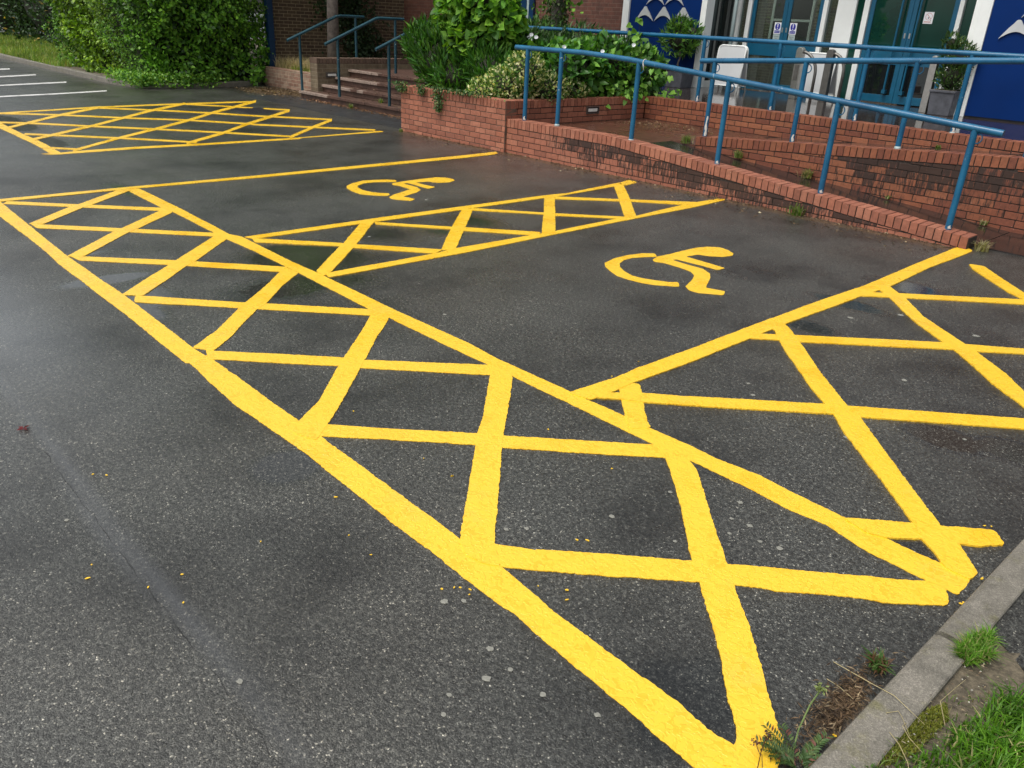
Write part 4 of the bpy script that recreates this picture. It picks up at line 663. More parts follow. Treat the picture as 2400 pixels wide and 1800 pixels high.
def door(x0, x1, glass, lead, hand, signs):
    D0 = (x0+12, YD-13.75, 0); d = bpart('door', MB(), 'teal')
    bpy.data.objects.remove(d); mb = MB(); s = .075
    mb.box(x0, x0+s, YD, YD+.05, .69, 2.9); mb.box(x1-s, x1, YD, YD+.05, .69, 2.9); mb.box(x0+s, x1-s, YD+.002, YD+.048, .69, .815); mb.box(x0+s, x1-s, YD+.002, YD+.048, 1.30, 1.59); mb.box(x0+s, x1-s, YD+.002, YD+.048, 2.78, 2.9)
    d = bpart('door', mb, 'teal', .003); d.location = (0, 0, 0); d.data.transform(Matrix.Translation((12, -13.75, 0)))
    def sub(name, mb, m): o = mb.build(name, [MA[k] for k in m] if isinstance(m, tuple) else MA[m], d); o.data.transform(Matrix.Translation((12, -13.75, 0))); return o
    g2 = 'dark_glass' if glass == 'green_glass' else glass
    sub('glass_pane', boxes((x0+s, x1-s, YD+.02, YD+.028, .815, 1.30)), g2); sub('glass_pane', boxes((x0+s, x1-s, YD+.02, YD+.028, 1.59, 2.78)), glass)
    sub('lock', boxes((lead-.012, lead+.012, YD-.008, YD, 1.72, 1.80)), 'steel')
    if hand:
        mb = MB(); hx_ = lead+hand; mb.tube([(hx_, YD, .86), (hx_, YD-.07, .86), (hx_, YD-.07, 2.75), (hx_, YD, 2.75)], .017, 10); mb.box(hx_-.03, hx_+.03, YD-.085, YD-.001, .84, .90); sub('pull_handle', mb, 'teal')
    for sx in signs:
        mb = MB(); y = YD+.019; mb.box(sx-.07, sx+.07, y-.004, y, 1.69, 1.885, mi=0)
        vs = [(sx+.052*math.cos(a), y-.006, 1.815+.060*math.sin(a)) for a in np.linspace(0, 2*math.pi, 25)[:-1]]; mb.add(vs, [tuple(range(24))], mi=1)
        mb.box(sx-.056, sx+.056, y-.006, y-.004, 1.705, 1.748, mi=1)
        mb.add([(sx-.011, y-.008, 1.865), (sx-.007, y-.008, 1.800), (sx+.007, y-.008, 1.800), (sx+.011, y-.008, 1.865)], [(0, 1, 2, 3)], mi=0)
        vs = [(sx+.010*math.cos(a), y-.008, 1.779+.010*math.sin(a)) for a in np.linspace(0, 2*math.pi, 13)[:-1]]; mb.add(vs, [tuple(range(12))], mi=0)
        mb.box(sx-.066, sx+.066, y-.004, y, 1.592, 1.684, mi=2)
        for txt, zz, sz, mi_ in (('Keep clear', 1.720, .024, 0), ('Automatic', 1.640, .024, 3), ('Door', 1.608, .024, 3)):
            cu = bpy.data.curves.new('t', 'FONT'); cu.body = txt; cu.size = sz; cu.align_x = 'CENTER'; to = bpy.data.objects.new('t', cu); COL.objects.link(to)
            bpy.context.view_layer.update(); me = to.evaluated_get(bpy.context.evaluated_depsgraph_get()).to_mesh()
            mb.add([(sx+v.co.x, y-.008, zz+v.co.y) for v in me.vertices], [tuple(p.vertices) for p in me.polygons], mi=mi_)
            to.to_mesh_clear() if False else None; bpy.data.objects.remove(to); bpy.data.curves.remove(cu)
        sub('door_sign', mb, ('sign_white', 'sign_blue', 'sign_grey', 'black'))
    return d
door(-9.155, -8.425, 'glass', -8.46, 0, [-8.575]); door(-8.42, -7.725, 'glass', -8.38, 0, [-8.26])
door(-6.875, -6.155, 'green_glass', -6.19, -.12, []); dR = door(-6.15, -5.44, 'green_glass', -6.11, .10, [])
mb = MB(); y = YD+.018; mb.box(-5.955, -5.805, y-.004, y, 1.955, 2.13, mi=0)
def ring(mb, cx, cz, ro, ri, y, mi):
    n = 24; vs = [(cx+r*math.cos(a), y, cz+r*math.sin(a)) for r in (ro, ri) for a in np.linspace(0, 2*math.pi, n+1)[:-1]]
    mb.add(vs, [(i, (i+1) % n, n+(i+1) % n, n+i) for i in range(n)], mi=mi)
ring(mb, -5.875, 2.062, .056, .047, y-.006, 1); mb.add([(-5.915, y-.006, 2.095), (-5.907, y-.006, 2.103), (-5.835, y-.006, 2.030), (-5.843, y-.006, 2.022)], [(0, 1, 2, 3)], mi=1)
mb.box(-5.888, -5.872, y-.006, y-.004, 2.03, 2.05, mi=2); mb.box(-5.84, -5.83, y-.006, y-.004, 2.0, 2.01, mi=2); mb.box(-5.94, -5.83, y-.006, y-.004, 1.972, 1.992, mi=1)
o = mb.build('door_notice', [MA['sign_white'], MA['sign_pink'], MA['black']], dR); o.data.transform(Matrix.Translation((12, -13.75, 0)))
bpart('door_header', boxes((-9.76, -4.6, YD-.03, YD+.12, 3.202, 3.30)), 'white'); bpart('transom_glass', boxes((-9.76, -4.6, YD+.02, YD+.04, 3.302, 4.0)), 'green_glass'); bpart('door_header', boxes((-9.16, -7.724, YD-.02, YD+.08, 2.902, 3.2)), 'teal'); bpart('door_header', boxes((-6.88, -5.44, YD-.02, YD+.08, 2.902, 3.2)), 'teal')
# blue steel post on the corner of the brick wing, next to the hedge
t = thing('steel_post', 'dark blue painted steel post at the corner of the brick wing beside the hedge', 'post', (-18.95, 9.84, .36))
mb = MB(); mb.box(-.07, .07, -.07, .07, .0, 3.4); mb.box(-.085, .085, -.085, .085, .62, .66); mb.build('post', MA['navy'], t, bevel=.004)
mb = MB(); mb.box(-.11, .11, -.11, .11, -.02, .02); mb.build('base_plate', MA['navy'], t)

# ---------------------------------------------------------------- porch furniture
def planter_pot(name, label, x, y, w, h, flare=.0):
    t = thing(name, label, 'planter', (x, y, .676), 'square slate planters on the porch'); a = w/2*.86; b = w/2; mb = MB()
    mb.hexa([(-a, -a, 0), (a, -a, 0), (a, a, 0), (-a, a, 0), (-b, -b, h), (b, -b, h), (b, b, h), (-b, b, h)]); mb.box(-b-.012, b+.012, -b-.012, b+.012, h-.035, h); mb.build('pot', MA['lead'], t, bevel=.006)
    mb = MB(); mb.box(-b+.02, b-.02, -b+.02, b-.02, h-.02, h+.006); mb.build('soil', MA['soil'], t); return t
planter_pot('planter_pot', 'grey square planter with a ball topped bay tree against the left blue panel', -9.66, 13.36, .40, .33)
planter_pot('planter_pot', 'grey square planter beside the right white column, holding a bushy evergreen', -4.90, 13.62, .36, .36)
GR = [(.05, .14, .02), (.08, .19, .03), (.13, .26, .04), (.03, .09, .016)]
t = bush('bay_tree', 'round crowned bay tree on a thin stem before the left blue panel', 'tree', [(-9.78, 13.42, 1.50, .36, .30, .28), (-9.84, 13.42, 1.70, .20, .2, .17), (-9.55, 13.42, 1.62, .16, .16, .16)], 800, .115, .30, T_OVAL, GR, [2, 3, 2, 1], MA['gloss_leaf'], up=.6, base=(-9.72, 13.36, 1.0))
mb = MB(); mb.tube([(-.0, .0, -.02), (-.02, .01, .1), (.01, .02, .2), (-.03, .03, .34)], [.018, .015, .016, .014], 8); mb.build('trunk', MA['bark'], t, True)
t = bush('potted_shrub', 'dark upright evergreen shrub with small white flowers in the right porch planter', 'plant', [(-4.88, 13.6, 1.22, .20, .18, .24), (-4.84, 13.6, 1.48, .22, .18, .20), (-5.0, 13.58, 1.66, .10, .1, .14)], 950, .085, .32, T_OVAL, [(.03, .075, .018), (.05, .11, .02), (.10, .15, .04)], [3, 2, .6], MA['gloss_leaf'], up=.8, base=(-4.90, 13.62, 1.036))
P, NN = blob_pts([(-4.88, 13.6, 1.25, .23, .21, .27), (-4.84, 13.6, 1.48, .24, .2, .22)], 75, lo=.98, hi=1.06)
o = leaves('flowers', P, unit(NN+rng.normal(size=P.shape)*.5), NN, .026, .8, np.full((len(P), 3), .75), T_QUAD, MA['leaf'], t); rel(o, (-4.90, 13.62, 1.036))
def bollard(label, x, y, ztop, w, mat_):
    t = thing('door_bollard', label, 'bollard', (x, y, .676), 'steel push button bollards on the porch'); h = ztop-.676; mb = MB(); d = .05
    pts = [(-w/2, 0), (w/2, 0), (w/2, h-w/2)]+[(w/2*math.cos(a), h-w/2+w/2*math.sin(a)) for a in np.linspace(0, math.pi, 9)[1:-1]]+[(-w/2, h-w/2)]
    n = len(pts); mb.add([(a, -d, b) for a, b in pts]+[(a, d, b) for a, b in pts], [tuple(range(n)), tuple(range(2*n-1, n-1, -1))]+[(i, n+i, n+(i+1) % n, (i+1) % n) for i in range(n)])
    mb.build('body', MA[mat_], t, bevel=.004); return t
def guard_hoop(t, r=.30, h=.78):
    mb = MB(); pts = [(.03, 0, h-.02)]+[(.03+r*math.sin(a), 0, h-.02-r*1.15*(1-math.cos(a))) for a in np.linspace(0, math.pi/2, 9)[1:]]+[(.03+r, 0, .0)]
    mb.tube(pts, .026, 10); mb.build('hoop', MA['steel_dark'], t, True)
t = bollard('pale steel door bollard with a hoop in front of the left entrance doors, nearest them', -7.41, 13.62, 1.505, .12, 'steel'); guard_hoop(t)
mb = MB(); mb.box(-.03, .04, -.056, -.048, .30, .55); mb.build('button_plate', MA['steel_dark'], t)
t = bollard('darker steel door bollard with a hoop between the two sets of entrance doors', -6.86, 13.62, 1.50, .12, 'steel_dark'); guard_hoop(t, .24)
bollard('plain steel door bollard in front of the right entrance doors, beside the square planter', -5.21, 13.70, 1.50, .105, 'steel')
# two white A-boards / panels
def aboard(label, x, y, w, h, rot):
    t = thing('a_board', label, 'sign board', (x, y, .676), 'blank white pavement boards'); t.rotation_euler = (0, 0, rot)
    for sgn in (-1, 1):
        mb = MB(); r = .07; ring_ = [(w/2-r+r*math.sin(a), h-r+r*math.cos(a)) for a in np.linspace(math.pi/2, 0, 6)]+[(-w/2+r-r*math.sin(a), h-r+r*math.cos(a)) for a in np.linspace(0, math.pi/2, 6)]
        def sk(x, z, o=0): return (x, sgn*(.02+(h-z)*.16)+o, z)
        path = [sk(w/2, 0)]+[sk(a, b) for a, b in ring_]+[sk(-w/2, 0)]
        mb.tube(path, .014, 8); mb.tube([sk(-w/2, .10), sk(w/2, .10)], .010, 8); mb.build('frame', MA['white'], t, True)
        mb = MB(); pts = [(w/2, .10)]+ring_+[(-w/2, .10)]; n = len(pts)
        mb.add([sk(a, b, -.004) for a, b in pts]+[sk(a, b, .004) for a, b in pts], [tuple(range(n)), tuple(range(2*n-1, n-1, -1))]+[(i, n+i, n+(i+1) % n, (i+1) % n) for i in range(n)]); mb.build('board', MA['grey_white'], t)
aboard('blank white A-board standing left of the entrance doors', -8.82, 13.75, .56, .78, R_(2))
aboard('blank white A-board behind the pale steel bollard', -7.30, 14.15, .62, .74, R_(-2))

# ---------------------------------------------------------------- hedge, verge and kerbs at the left
def kerb(name, pts, wdt, z1, label=None, stone=.91, gap=.008, bull=.018, parent=None):
    mb = MB(); acc = 0
    for (x0, y0), (x1, y1) in zip(pts[:-1], pts[1:]):
        d = Vector((x1-x0, y1-y0)); L = d.length; d /= L; nn = Vector((d.y, -d.x)); u = 0
        while u < L-.05:
            v = min(L, u+stone); dz = random.uniform(-.004, .004)
            prof = [(0, -.05), (0, z1-bull), (bull*.3, z1-bull*.3), (bull, z1), (wdt-.004, z1), (wdt, z1-.004), (wdt, -.05)]
            vs = []
            for uu in (u+gap/2, v-gap/2):
                for a, z in prof: p = Vector((x0, y0))+d*uu+nn*a; vs.append((p.x, p.y, z+(dz if z > 0 else 0)))
            n = len(prof); mb.add(vs, [(i, i+1, n+i+1, n+i)[::-1] for i in range(n-1)]+[tuple(range(n)), tuple(range(2*n-1, n-1, -1))]); u = v
    return mb.build(name, MA['kerb'], parent)
tag(kerb('kerb', [(-45, 6.0), (-30, 6.08), (-19.6, 6.33)][::-1], .13, .11), kind='structure')
tag(kerb('kerb', [(-19.6, 6.33), (-18.75, 6.5), (-18.35, 6.9), (-18.4, 8.0), (-19.0, 9.55)][::-1], .13, .10), kind='structure')
mb = MB(); mb.prism([(-45, 6.12), (-30, 6.2), (-19.6, 6.45), (-18.85, 6.6), (-18.5, 7.0), (-18.55, 8.0), (-19.05, 9.6), (-19.05, 9.85), (-19.3, 30), (-45, 30)], -.02, .09)
o = mb.build('verge', MA['soil']); tag(o, kind='structure')
n = 26000; P = np.stack([rng.uniform(-42, -23.3, n), 6.25+(rng.random(n)**1.2)*3.4, np.full(n, .09)], 1)
c = palette(n, [(.16, .30, .04), (.24, .34, .06), (.32, .33, .10), (.09, .20, .03)], [3, 3, 2, 2], P, .6)
tag(blades('verge_grass', P, rng.uniform(.08, .26, n), .014, c, MA['grass']), kind='stuff')
HG = [(.080, .21, .018), (.13, .30, .028), (.20, .40, .045), (.028, .08, .012)]
def hedge_shape(n, x0, x1, y0, y1, h):
    fx = x1-x0; fy = y1-y0; A = np.array([fx*h, fy*h, fy*h*.4, fx*h*.25, fx*fy*.55]); k = (A/A.sum()*n).astype(int); Ps = []; Ns = []
    def add(P, nv): Ps.append(P); Ns.append(np.tile(np.array(nv, float), (len(P), 1)))
    r = lambda m, a, b: rng.uniform(a, b, m)
    z = lambda m: (rng.random(m)**.85)*h+.05
    add(np.stack([r(k[0], x0, x1), np.full(k[0], y0), z(k[0])], 1), (0, -1, 0)); add(np.stack([np.full(k[1], x1), r(k[1], y0, y1), z(k[1])], 1), (1, 0, 0))
    add(np.stack([np.full(k[2], x0), r(k[2], y0, y1), z(k[2])], 1), (-1, 0, 0)); add(np.stack([r(k[3], x0, x1), np.full(k[3], y1), z(k[3])], 1), (0, 1, 0)); add(np.stack([r(k[4], x0, x1), r(k[4], y0, y1), np.full(k[4], h)], 1), (0, 0, 1))
    P = np.concatenate(Ps); NN = np.concatenate(Ns)
    P = P+NN*(wob(P, .26, 1.1)+wob(P+3, .16, 3.3)-rng.random(len(P))**2*.34)[:, None]
    cx = np.clip((P[:, 0]-x1+.7)/.7, 0, 1)*np.clip((y0+.7-P[:, 1])/.7, 0, 1); P[:, 0] -= cx*.22; P[:, 1] += cx*.22; P[:, 0] -= np.clip((P[:, 0]-x0)/(x1-x0), 0, 1)*np.clip(P[:, 1]-7.2, 0, 3)*.20
    return P, NN
hb = (-21, 8.2, .09); t = thing('hedge', 'big dense green hedge at the corner of the car park, left of the brick wing', 'hedge', hb)
P, NN = hedge_shape(50000, -24.6, -18.45, 6.72, 9.9, 3.0)
sz = np.where(np.sin(P[:, 0]*1.3+P[:, 2]*.9+P[:, 1]*.8) > -.1, .095, .062)
yel = (np.sin(P[:, 0]*.9+2.5)+np.sin(P[:, 1]*1.9+P[:, 2]*1.1)) > .75
c = palette(len(P), HG, [3, 3.2, 1.5, 2.2], P, .8, .3); c[yel] *= np.array([1.35, 1.05, .8])
o = leaves('foliage', P, unit(NN*.45+rng.normal(size=P.shape)*.6+np.array([0, 0, -.25])), unit(NN+np.array([0, 0, .45])+rng.normal(size=P.shape)*.4), sz*rng.uniform(.7, 1.3, len(P)), .72, c, T_QUAD, MA['gloss_leaf'], t); rel(o, hb)
mb = MB(); mb.hexa([(-24.25, 7.15, .08), (-18.95, 7.15, .08), (-19.4, 9.5, .08), (-24.25, 9.6, .08), (-24.25, 7.15, 2.7), (-18.95, 7.15, 2.7), (-19.4, 9.5, 2.7), (-24.25, 9.6, 2.7)]); o = mb.build('hedge_shade_core', MA['twig_shade'], t); rel(o, hb)  # solid dark block, painted as the shade inside the hedge
# creeping cover at the hedge foot
n = 3000; a = rng.random(n); P = np.where((a < .62)[:, None], np.stack([rng.uniform(-19.9, -18.3, n), rng.normal(6.62, .16, n), rng.uniform(.05, .30, n)], 1), np.stack([-18.42+rng.normal(0, .16, n), rng.uniform(6.6, 8.2, n), rng.uniform(.03, .28, n)], 1))
o = leaves('ground_cover', P, unit(rng.normal(size=P.shape)+np.array([.4, -.4, .3])), unit(rng.normal(size=P.shape)*.4+np.array([.3, -.3, 1])), .06, .8, palette(n, [(.12, .28, .03), (.18, .33, .04), (.05, .15, .02)], [3, 2, 2], P), T_QUAD, MA['leaf']); tag(o, kind='stuff')
t = bush('shrub', 'dark evergreen shrub flecked with yellow leaves behind the grass at the far left', 'shrub', [(-30.5, 9.8, 1.6, 3.2, 1.8, 2.2), (-34.5, 10.0, 2.0, 3.5, 2.2, 2.8), (-39.5, 9.6, 2.2, 3.5, 2.4, 3.0), (-44.5, 9.0, 2.2, 3.5, 2.4, 3.0), (-27.3, 10.4, 1.5, 2.4, 1.6, 2.0)], 24000, .14, .5, T_QUAD, [(.018, .045, .014), (.03, .075, .02), (.05, .10, .03), (.5, .36, .09)], [4, 3, 1.5, .16], MA['gloss_leaf'], base=(-30.5, 9.8, .09), zmin=.05)
def tree(label, x, y, h, r, n, z0=0, trunk_r=.15, stops=HG, leaf=.12, tw=None):
    t = thing('tree', label, 'tree', (x, y, z0)); mb = MB()
    pts = [(0, 0, 0), (.03, .02, h*.25), (-.03, .05, h*.5), (.05, 0, h*.8)]; mb.tube(pts, [trunk_r*1.15, trunk_r, trunk_r*.8, trunk_r*.35], 14)
    for i in range(9):
        a = i*2.4; zb = h*(.38+.055*i); q = r*.75; mb.tube([(0, 0, zb), (q*.5*math.cos(a), q*.5*math.sin(a), zb+.35*q), (q*math.cos(a), q*math.sin(a), zb+.75*q)], [trunk_r*.4, trunk_r*.25, trunk_r*.1], 7)
    mb.build('trunk', MA['bark'], t, True)
    bl_ = []
    for i in range(11):
        a = i*2.4; q = r*.62*math.sqrt((i+.5)/11); bl_.append((q*math.cos(a), q*math.sin(a), h*.68+h*.24*math.sin(i*1.7), r*.42, r*.42, r*.36))
    P, NN = blob_pts(bl_, n, lo=.45, hi=1.1)
    leaves('crown', P, unit(NN*.6+rng.normal(size=P.shape)*.7), unit(NN+rng.normal(size=P.shape)*.6), leaf*rng.uniform(.7, 1.3, len(P)), .6, palette(len(P), stops, [3, 3, 1, 2], P), T_QUAD, MA['leaf'], t); return t
tree('bare grey tree trunk rising in front of the brown brick wing behind the steps', -17.2, 10.45, 6.0, 2.0, 6000, .36, .125)
tree('tall tree standing behind the hedge, its crown above the picture', -23.5, 13.5, 9.5, 3.6, 8000, .09, .22, leaf=.2)
tree('tall tree standing behind the dark shrub at the far left, its crown above the picture', -31.0, 13.5, 10, 4.2, 8000, .09, .25, leaf=.22)
# dry grass in the short planter
n = 3600; P = np.stack([rng.uniform(-18.8, -16.0, n), 9.83+rng.random(n)**1.4*.8, np.full(n, .36)], 1)
tag(blades('dry_grass', P, rng.uniform(.12, .42, n), .009, palette(n, [(.42, .33, .18), (.52, .43, .26), (.24, .27, .09)], [3, 2, 1.0]), MA['straw'], lean=.8), kind='stuff')
n = 1100; P = np.stack([rng.uniform(-18.0, -16.2, n), 9.78+rng.random(n)*.4, np.full(n, .37)], 1)
tag(blades('short_grass', P, rng.uniform(.08, .2, n), .012, palette(n, [(.20, .30, .05), (.30, .36, .09)], [1, 1]), MA['grass']), kind='stuff')
# dark climbing ivy on the wing wall
n = 2600; P = np.stack([np.full(n, -18.93)+rng.random(n)*.14, rng.normal(12.1, .38, n), rng.uniform(.4, 3.2, n)], 1); P[:, 1] += .3*np.sin(P[:, 2]*2.2)
it = leaves('climbing_ivy', P, unit(np.array([.3, 0, -.6])+rng.normal(size=P.shape)*.4), unit(np.array([1.0, 0, .3])+rng.normal(size=P.shape)*.3), .085, .9, palette(n, [(.015, .035, .010), (.025, .05, .015)], [1, 1]), T_QUAD, MA['leaf']); tag(it, 'dark ivy climbing the brown brick wing behind the steps', 'plant')

# ---------------------------------------------------------------- shrubs in the brick planter
bush('shrub', 'dark green long leaved shrub at the left planter end, leaning over the steps', 'shrub', [(-10.55, 8.45, 1.02, .55, .45, .46), (-11.05, 8.55, 1.22, .42, .4, .38), (-10.1, 8.35, .86, .42, .38, .34), (-9.55, 8.5, .95, .40, .40, .36)], 3900, .165, .19, T_OVAL, [(.035, .12, .015), (.06, .18, .022), (.11, .25, .035), (.02, .065, .01)], [3, 3, 1.2, 2], MA['gloss_leaf'], up=1.1, outw=.7, zmin=.60, cs=.7)
LIME = [(.16, .36, .03), (.24, .46, .05), (.09, .24, .025), (.05, .15, .02)]
t = bush('shrub', 'tall shrub with bright lime green heart shaped leaves above the long leaved shrub', 'shrub', [(-10.35, 8.62, 1.72, .48, .36, .40), (-9.95, 8.62, 1.98, .58, .42, .42), (-10.5, 8.6, 2.3, .5, .4, .4), (-10.0, 8.5, 1.30, .36, .34, .34), (-9.65, 8.75, 1.62, .34, .34, .36), (-9.95, 8.6, 2.6, .5, .4, .3)], 3300, .115, .95, T_HEART, LIME, [3, 2, 3, 2], MA['leaf'], up=-.15, outw=.7, base=(-10.1, 8.6, .60), zmin=.9, cs=.62)
mb = MB(); [mb.tube([(a, b, 0), (a*1.5, b, .5), (a*2.2+.05, b*1.5, 1.2)], [.03, .025, .02], 7) for a, b in ((-.1, 0), (.12, .05), (.02, .12))]; mb.build('trunk', MA['bark'], t, True)
bush('variegated_shrub', 'cream and green variegated shrub spilling over the front corner of the brick planter', 'shrub', [(-8.95, 8.22, .83, .36, .24, .26), (-8.72, 8.40, 1.02, .30, .26, .26), (-9.3, 8.15, .72, .30, .2, .18), (-8.62, 8.75, .78, .22, .36, .22), (-8.60, 9.25, .76, .16, .30, .17)], 5200, .052, .62, T_OVAL, [(.62, .62, .30), (.72, .70, .42), (.28, .38, .11), (.09, .20, .04), (.05, .13, .02)], [1.5, 1.2, 2, 3, 2], MA['leaf'], up=.6, zmin=.60, cs=.66, base=(-8.95, 8.3, .6))
DK = [(.04, .14, .018), (.07, .20, .026), (.15, .33, .04), (.02, .065, .010)]
bush('shrub', 'dark broad leaved shrub with bindweed along the landing side of the brick planter', 'shrub', [(-9.0, 9.5, .98, .50, .60, .42), (-9.05, 10.35, 1.05, .55, .6, .42), (-8.95, 11.1, .98, .48, .5, .40), (-9.5, 9.0, 1.05, .45, .45, .42)], 4200, .115, .72, T_HEART, DK, [3, 3, 1.3, 2], MA['gloss_leaf'], up=.1, outw=.8, zmin=.6, cs=.72, base=(-9.2, 10.0, .6))
bush('shrub', 'grey green narrow leaved shrub at the planter back, below the blue window frames', 'shrub', [(-10.3, 11.2, 1.15, .65, .6, .48), (-9.6, 11.6, 1.08, .6, .6, .42), (-11.4, 11.5, 1.22, .7, .6, .5), (-12.3, 11.5, 1.2, .7, .6, .5), (-9.9, 10.2, 1.08, .5, .5, .42), (-10.8, 10.2, 1.12, .6, .5, .45)], 7000, .11, .24, T_OVAL, [(.04, .11, .025), (.06, .15, .035), (.10, .19, .06), (.02, .06, .015)], [3, 3, 1.3, 2], MA['gloss_leaf'], up=.9, zmin=.6, cs=.74, base=(-10.6, 11, .6))
VN = [(.12, .28, .03), (.18, .36, .05), (.06, .16, .02)]
def vine(label, pts, n, spread, L, stops=VN):
    t = thing('bindweed', label, 'plant', pts[0]); mb = MB(); mb.tube([tuple(np.array(p)-np.array(pts[0])) for p in pts], .004, 5); mb.build('stem', MA['twig_shade'], t)
    A = np.array(pts); k = rng.integers(0, len(pts)-1, n); f = rng.random((n, 1)); P = A[k]*(1-f)+A[k+1]*f+rng.normal(size=(n, 3))*spread-A[0]
    leaves('foliage', P, unit(rng.normal(size=P.shape)*.5+np.array([.3, -.3, -.5])), unit(rng.normal(size=P.shape)*.4+np.array([.4, -.6, .5])), L*rng.uniform(.7, 1.3, n), .85, palette(n, stops, [2, 2, 1.5]), T_HEART, MA['leaf'], t)
vine('bindweed climbing up the far end of the planter in front of the left blue panel', [(-8.7, 10.9, .7), (-8.75, 10.9, 1.1), (-8.70, 10.85, 1.45), (-8.78, 10.9, 1.75)], 60, .07, .10)
vine('bindweed trailing onto the wet porch at the far corner of the planter', [(-8.6, 10.7, .75), (-8.4, 11.0, .74), (-8.15, 11.05, .73), (-7.9, 11.0, .80)], 34, .04, .08)
vine('bindweed spilling over the far end of the landing side of the planter', [(-8.55, 9.9, .74), (-8.47, 10.3, .80), (-8.44, 10.6, .72), (-8.5, 10.8, .85)], 110, .08, .085)
vine('small bindweed sprig hanging before the upper blue panel above the landing', [(-8.4, 10.75, .95), (-8.15, 10.75, 1.05), (-7.95, 10.75, 1.02)], 12, .05, .09)
def ivy(label, x, z, w, h, n):
    t = thing('trailing_ivy', label, 'plant', (x, 7.77, z)); P = np.stack([rng.normal(0, w/2, n), -.01-rng.random(n)*.05, -rng.random(n)*h+.06], 1); P[:, 0] *= 1-.6*np.clip(-P[:, 2]/h, 0, 1)
    leaves('foliage', P, unit(rng.normal(size=P.shape)*.5+np.array([0, -.3, -.8])), unit(rng.normal(size=P.shape)*.3+np.array([0, -1, .2])), .036, .85, palette(n, [(.03, .08, .015), (.06, .12, .03), (.15, .19, .06)], [3, 2, 1]), T_OVAL, MA['leaf'], t)
    mb = MB(); mb.tube([(0, -.01, .05), (.02, -.02, -h*.4), (-.01, -.02, -h*.9)], .004, 5); mb.build('stem', MA['twig_shade'], t)
ivy('ivy trailing over the planter wall at its left corner', -10.78, .70, .22, .15, 150); ivy('small ivy strand hanging on the planter wall, second from the left corner', -10.28, .69, .14, .14, 110)
ivy('longest ivy strand hanging down the front of the planter wall', -9.86, .69, .17, .34, 230); ivy('low fringe of ivy over the planter wall below the variegated shrub', -9.3, .70, .7, .07, 260)
# ivy clad trunk in the planter
t = thing('tree', 'slim trunk clad in ivy behind the planter shrubs, in front of the red brick wall', 'tree', (-11.25, 11.55, .6)); mb = MB(); mb.tube([(0, 0, 0), (.03, 0, 1.0), (-.02, 0, 2.2), (.05, 0, 4)], [.13, .11, .10, .06], 12); mb.build('trunk', MA['bark'], t, True)
n = 2600; a = rng.uniform(0, 6.283, n); z = rng.uniform(.2, 3.2, n); r = .14+.10*rng.random(n); P = np.stack([r*np.cos(a), r*np.sin(a), z], 1); NN = np.stack([np.cos(a), np.sin(a), 0*a+.2], 1)
leaves('ivy', P, unit(NN*.3+np.array([0, 0, -.5])+rng.normal(size=P.shape)*.4), unit(NN), .06, .85, palette(n, [(.05, .08, .03), (.08, .12, .04), (.14, .26, .04), (.03, .05, .02)], [3, 2, 1, 3]), T_OVAL, MA['leaf'], t)
n = 420; P = np.stack([rng.normal(0, .26, n), rng.normal(0, .2, n), rng.uniform(.8, 2.6, n)], 1)
leaves('foliage', P, unit(rng.normal(size=P.shape)), unit(rng.normal(size=P.shape)+np.array([0, -1, .5])), .08, .8, palette(n, VN, [2, 1, 2]), T_HEART, MA['leaf'], t)
P2, N2 = blob_pts([(0, 0, 4.3, 1.1, 1.0, .9)], 2500, lo=.4); leaves('crown', P2, unit(N2+rng.normal(size=P2.shape)*.7), unit(N2), .1, .7, palette(len(P2), VN, [2, 1, 2]), T_QUAD, MA['leaf'], t)
# white bindweed flowers
FL = [(-9.25, 9.0, 1.50), (-9.2, 9.05, 1.47), (-9.32, 9.02, 1.46), (-9.22, 8.95, 1.43), (-8.85, 9.3, 1.36), (-8.62, 9.9, 1.32), (-8.75, 9.2, 1.20), (-10.05, 9.4, 1.55), (-10.6, 9.6, 1.62), (-8.6, 10.6, 1.42), (-9.9, 8.9, 1.52), (-8.7, 9.15, .98)]
for i, p in enumerate(FL):
    mb = MB(); vs = [(0, 0, -.03)]+[(.030*math.cos(a), .030*math.sin(a), .012+.004*math.cos(5*a)) for a in np.linspace(0, 2*math.pi, 16)[:-1]]
    mb.add(vs, [(0, 1+(k+1) % 15, 1+k)[::-1] for k in range(15)]); o = mb.build('bindweed_flower', MA['sign_white'], None, True); o.location = p; o.rotation_euler = (1.05, 0, .7)
    tag(o, 'small white bindweed flower open among the leaves of the planter shrubs', 'flower', 'bindweed flowers in the planter')

# ---------------------------------------------------------------- right foreground: kerb, soil, grass, path
KX = lambda y: -.478+.0165*(y-1.55)
tag(kerb('kerb', [(KX(2.32), 2.32), (KX(6.2), 6.2)], .110, .040, bull=.02), kind='structure'); tag(kerb('kerb', [(KX(-1.0), -1.0), (KX(2.31), 2.31)], .112, .043, stone=1.1, bull=.022), kind='structure')
PE = [(-.36, 2.47), (-.231, 2.36), (-.048, 2.23), (1.5, 1.1)]
mb = MB(); mb.prism(PE+[(6, 1.1), (6, 7.2), (-.29, 7.2)], -.02, .030); tag(mb.build('path', MA['path']), kind='structure')
n_ = 60; mb = MB(); gx = np.linspace(-.372, 2.2, 70); gy = np.linspace(-1, 2.5, 90); ids = {}
for i, x in enumerate(gx):
    for j, y in enumerate(gy):
        ids[i, j] = len(mb.v); mb.v.append((x, y, .026+.010*noise.noise(Vector((x*14, y*14, 0)))+.02*min(1, max(0, (x+.33)*3))*(1 if y < 2.2 else 0))); mb.c.append((1, 1, 1, 1))
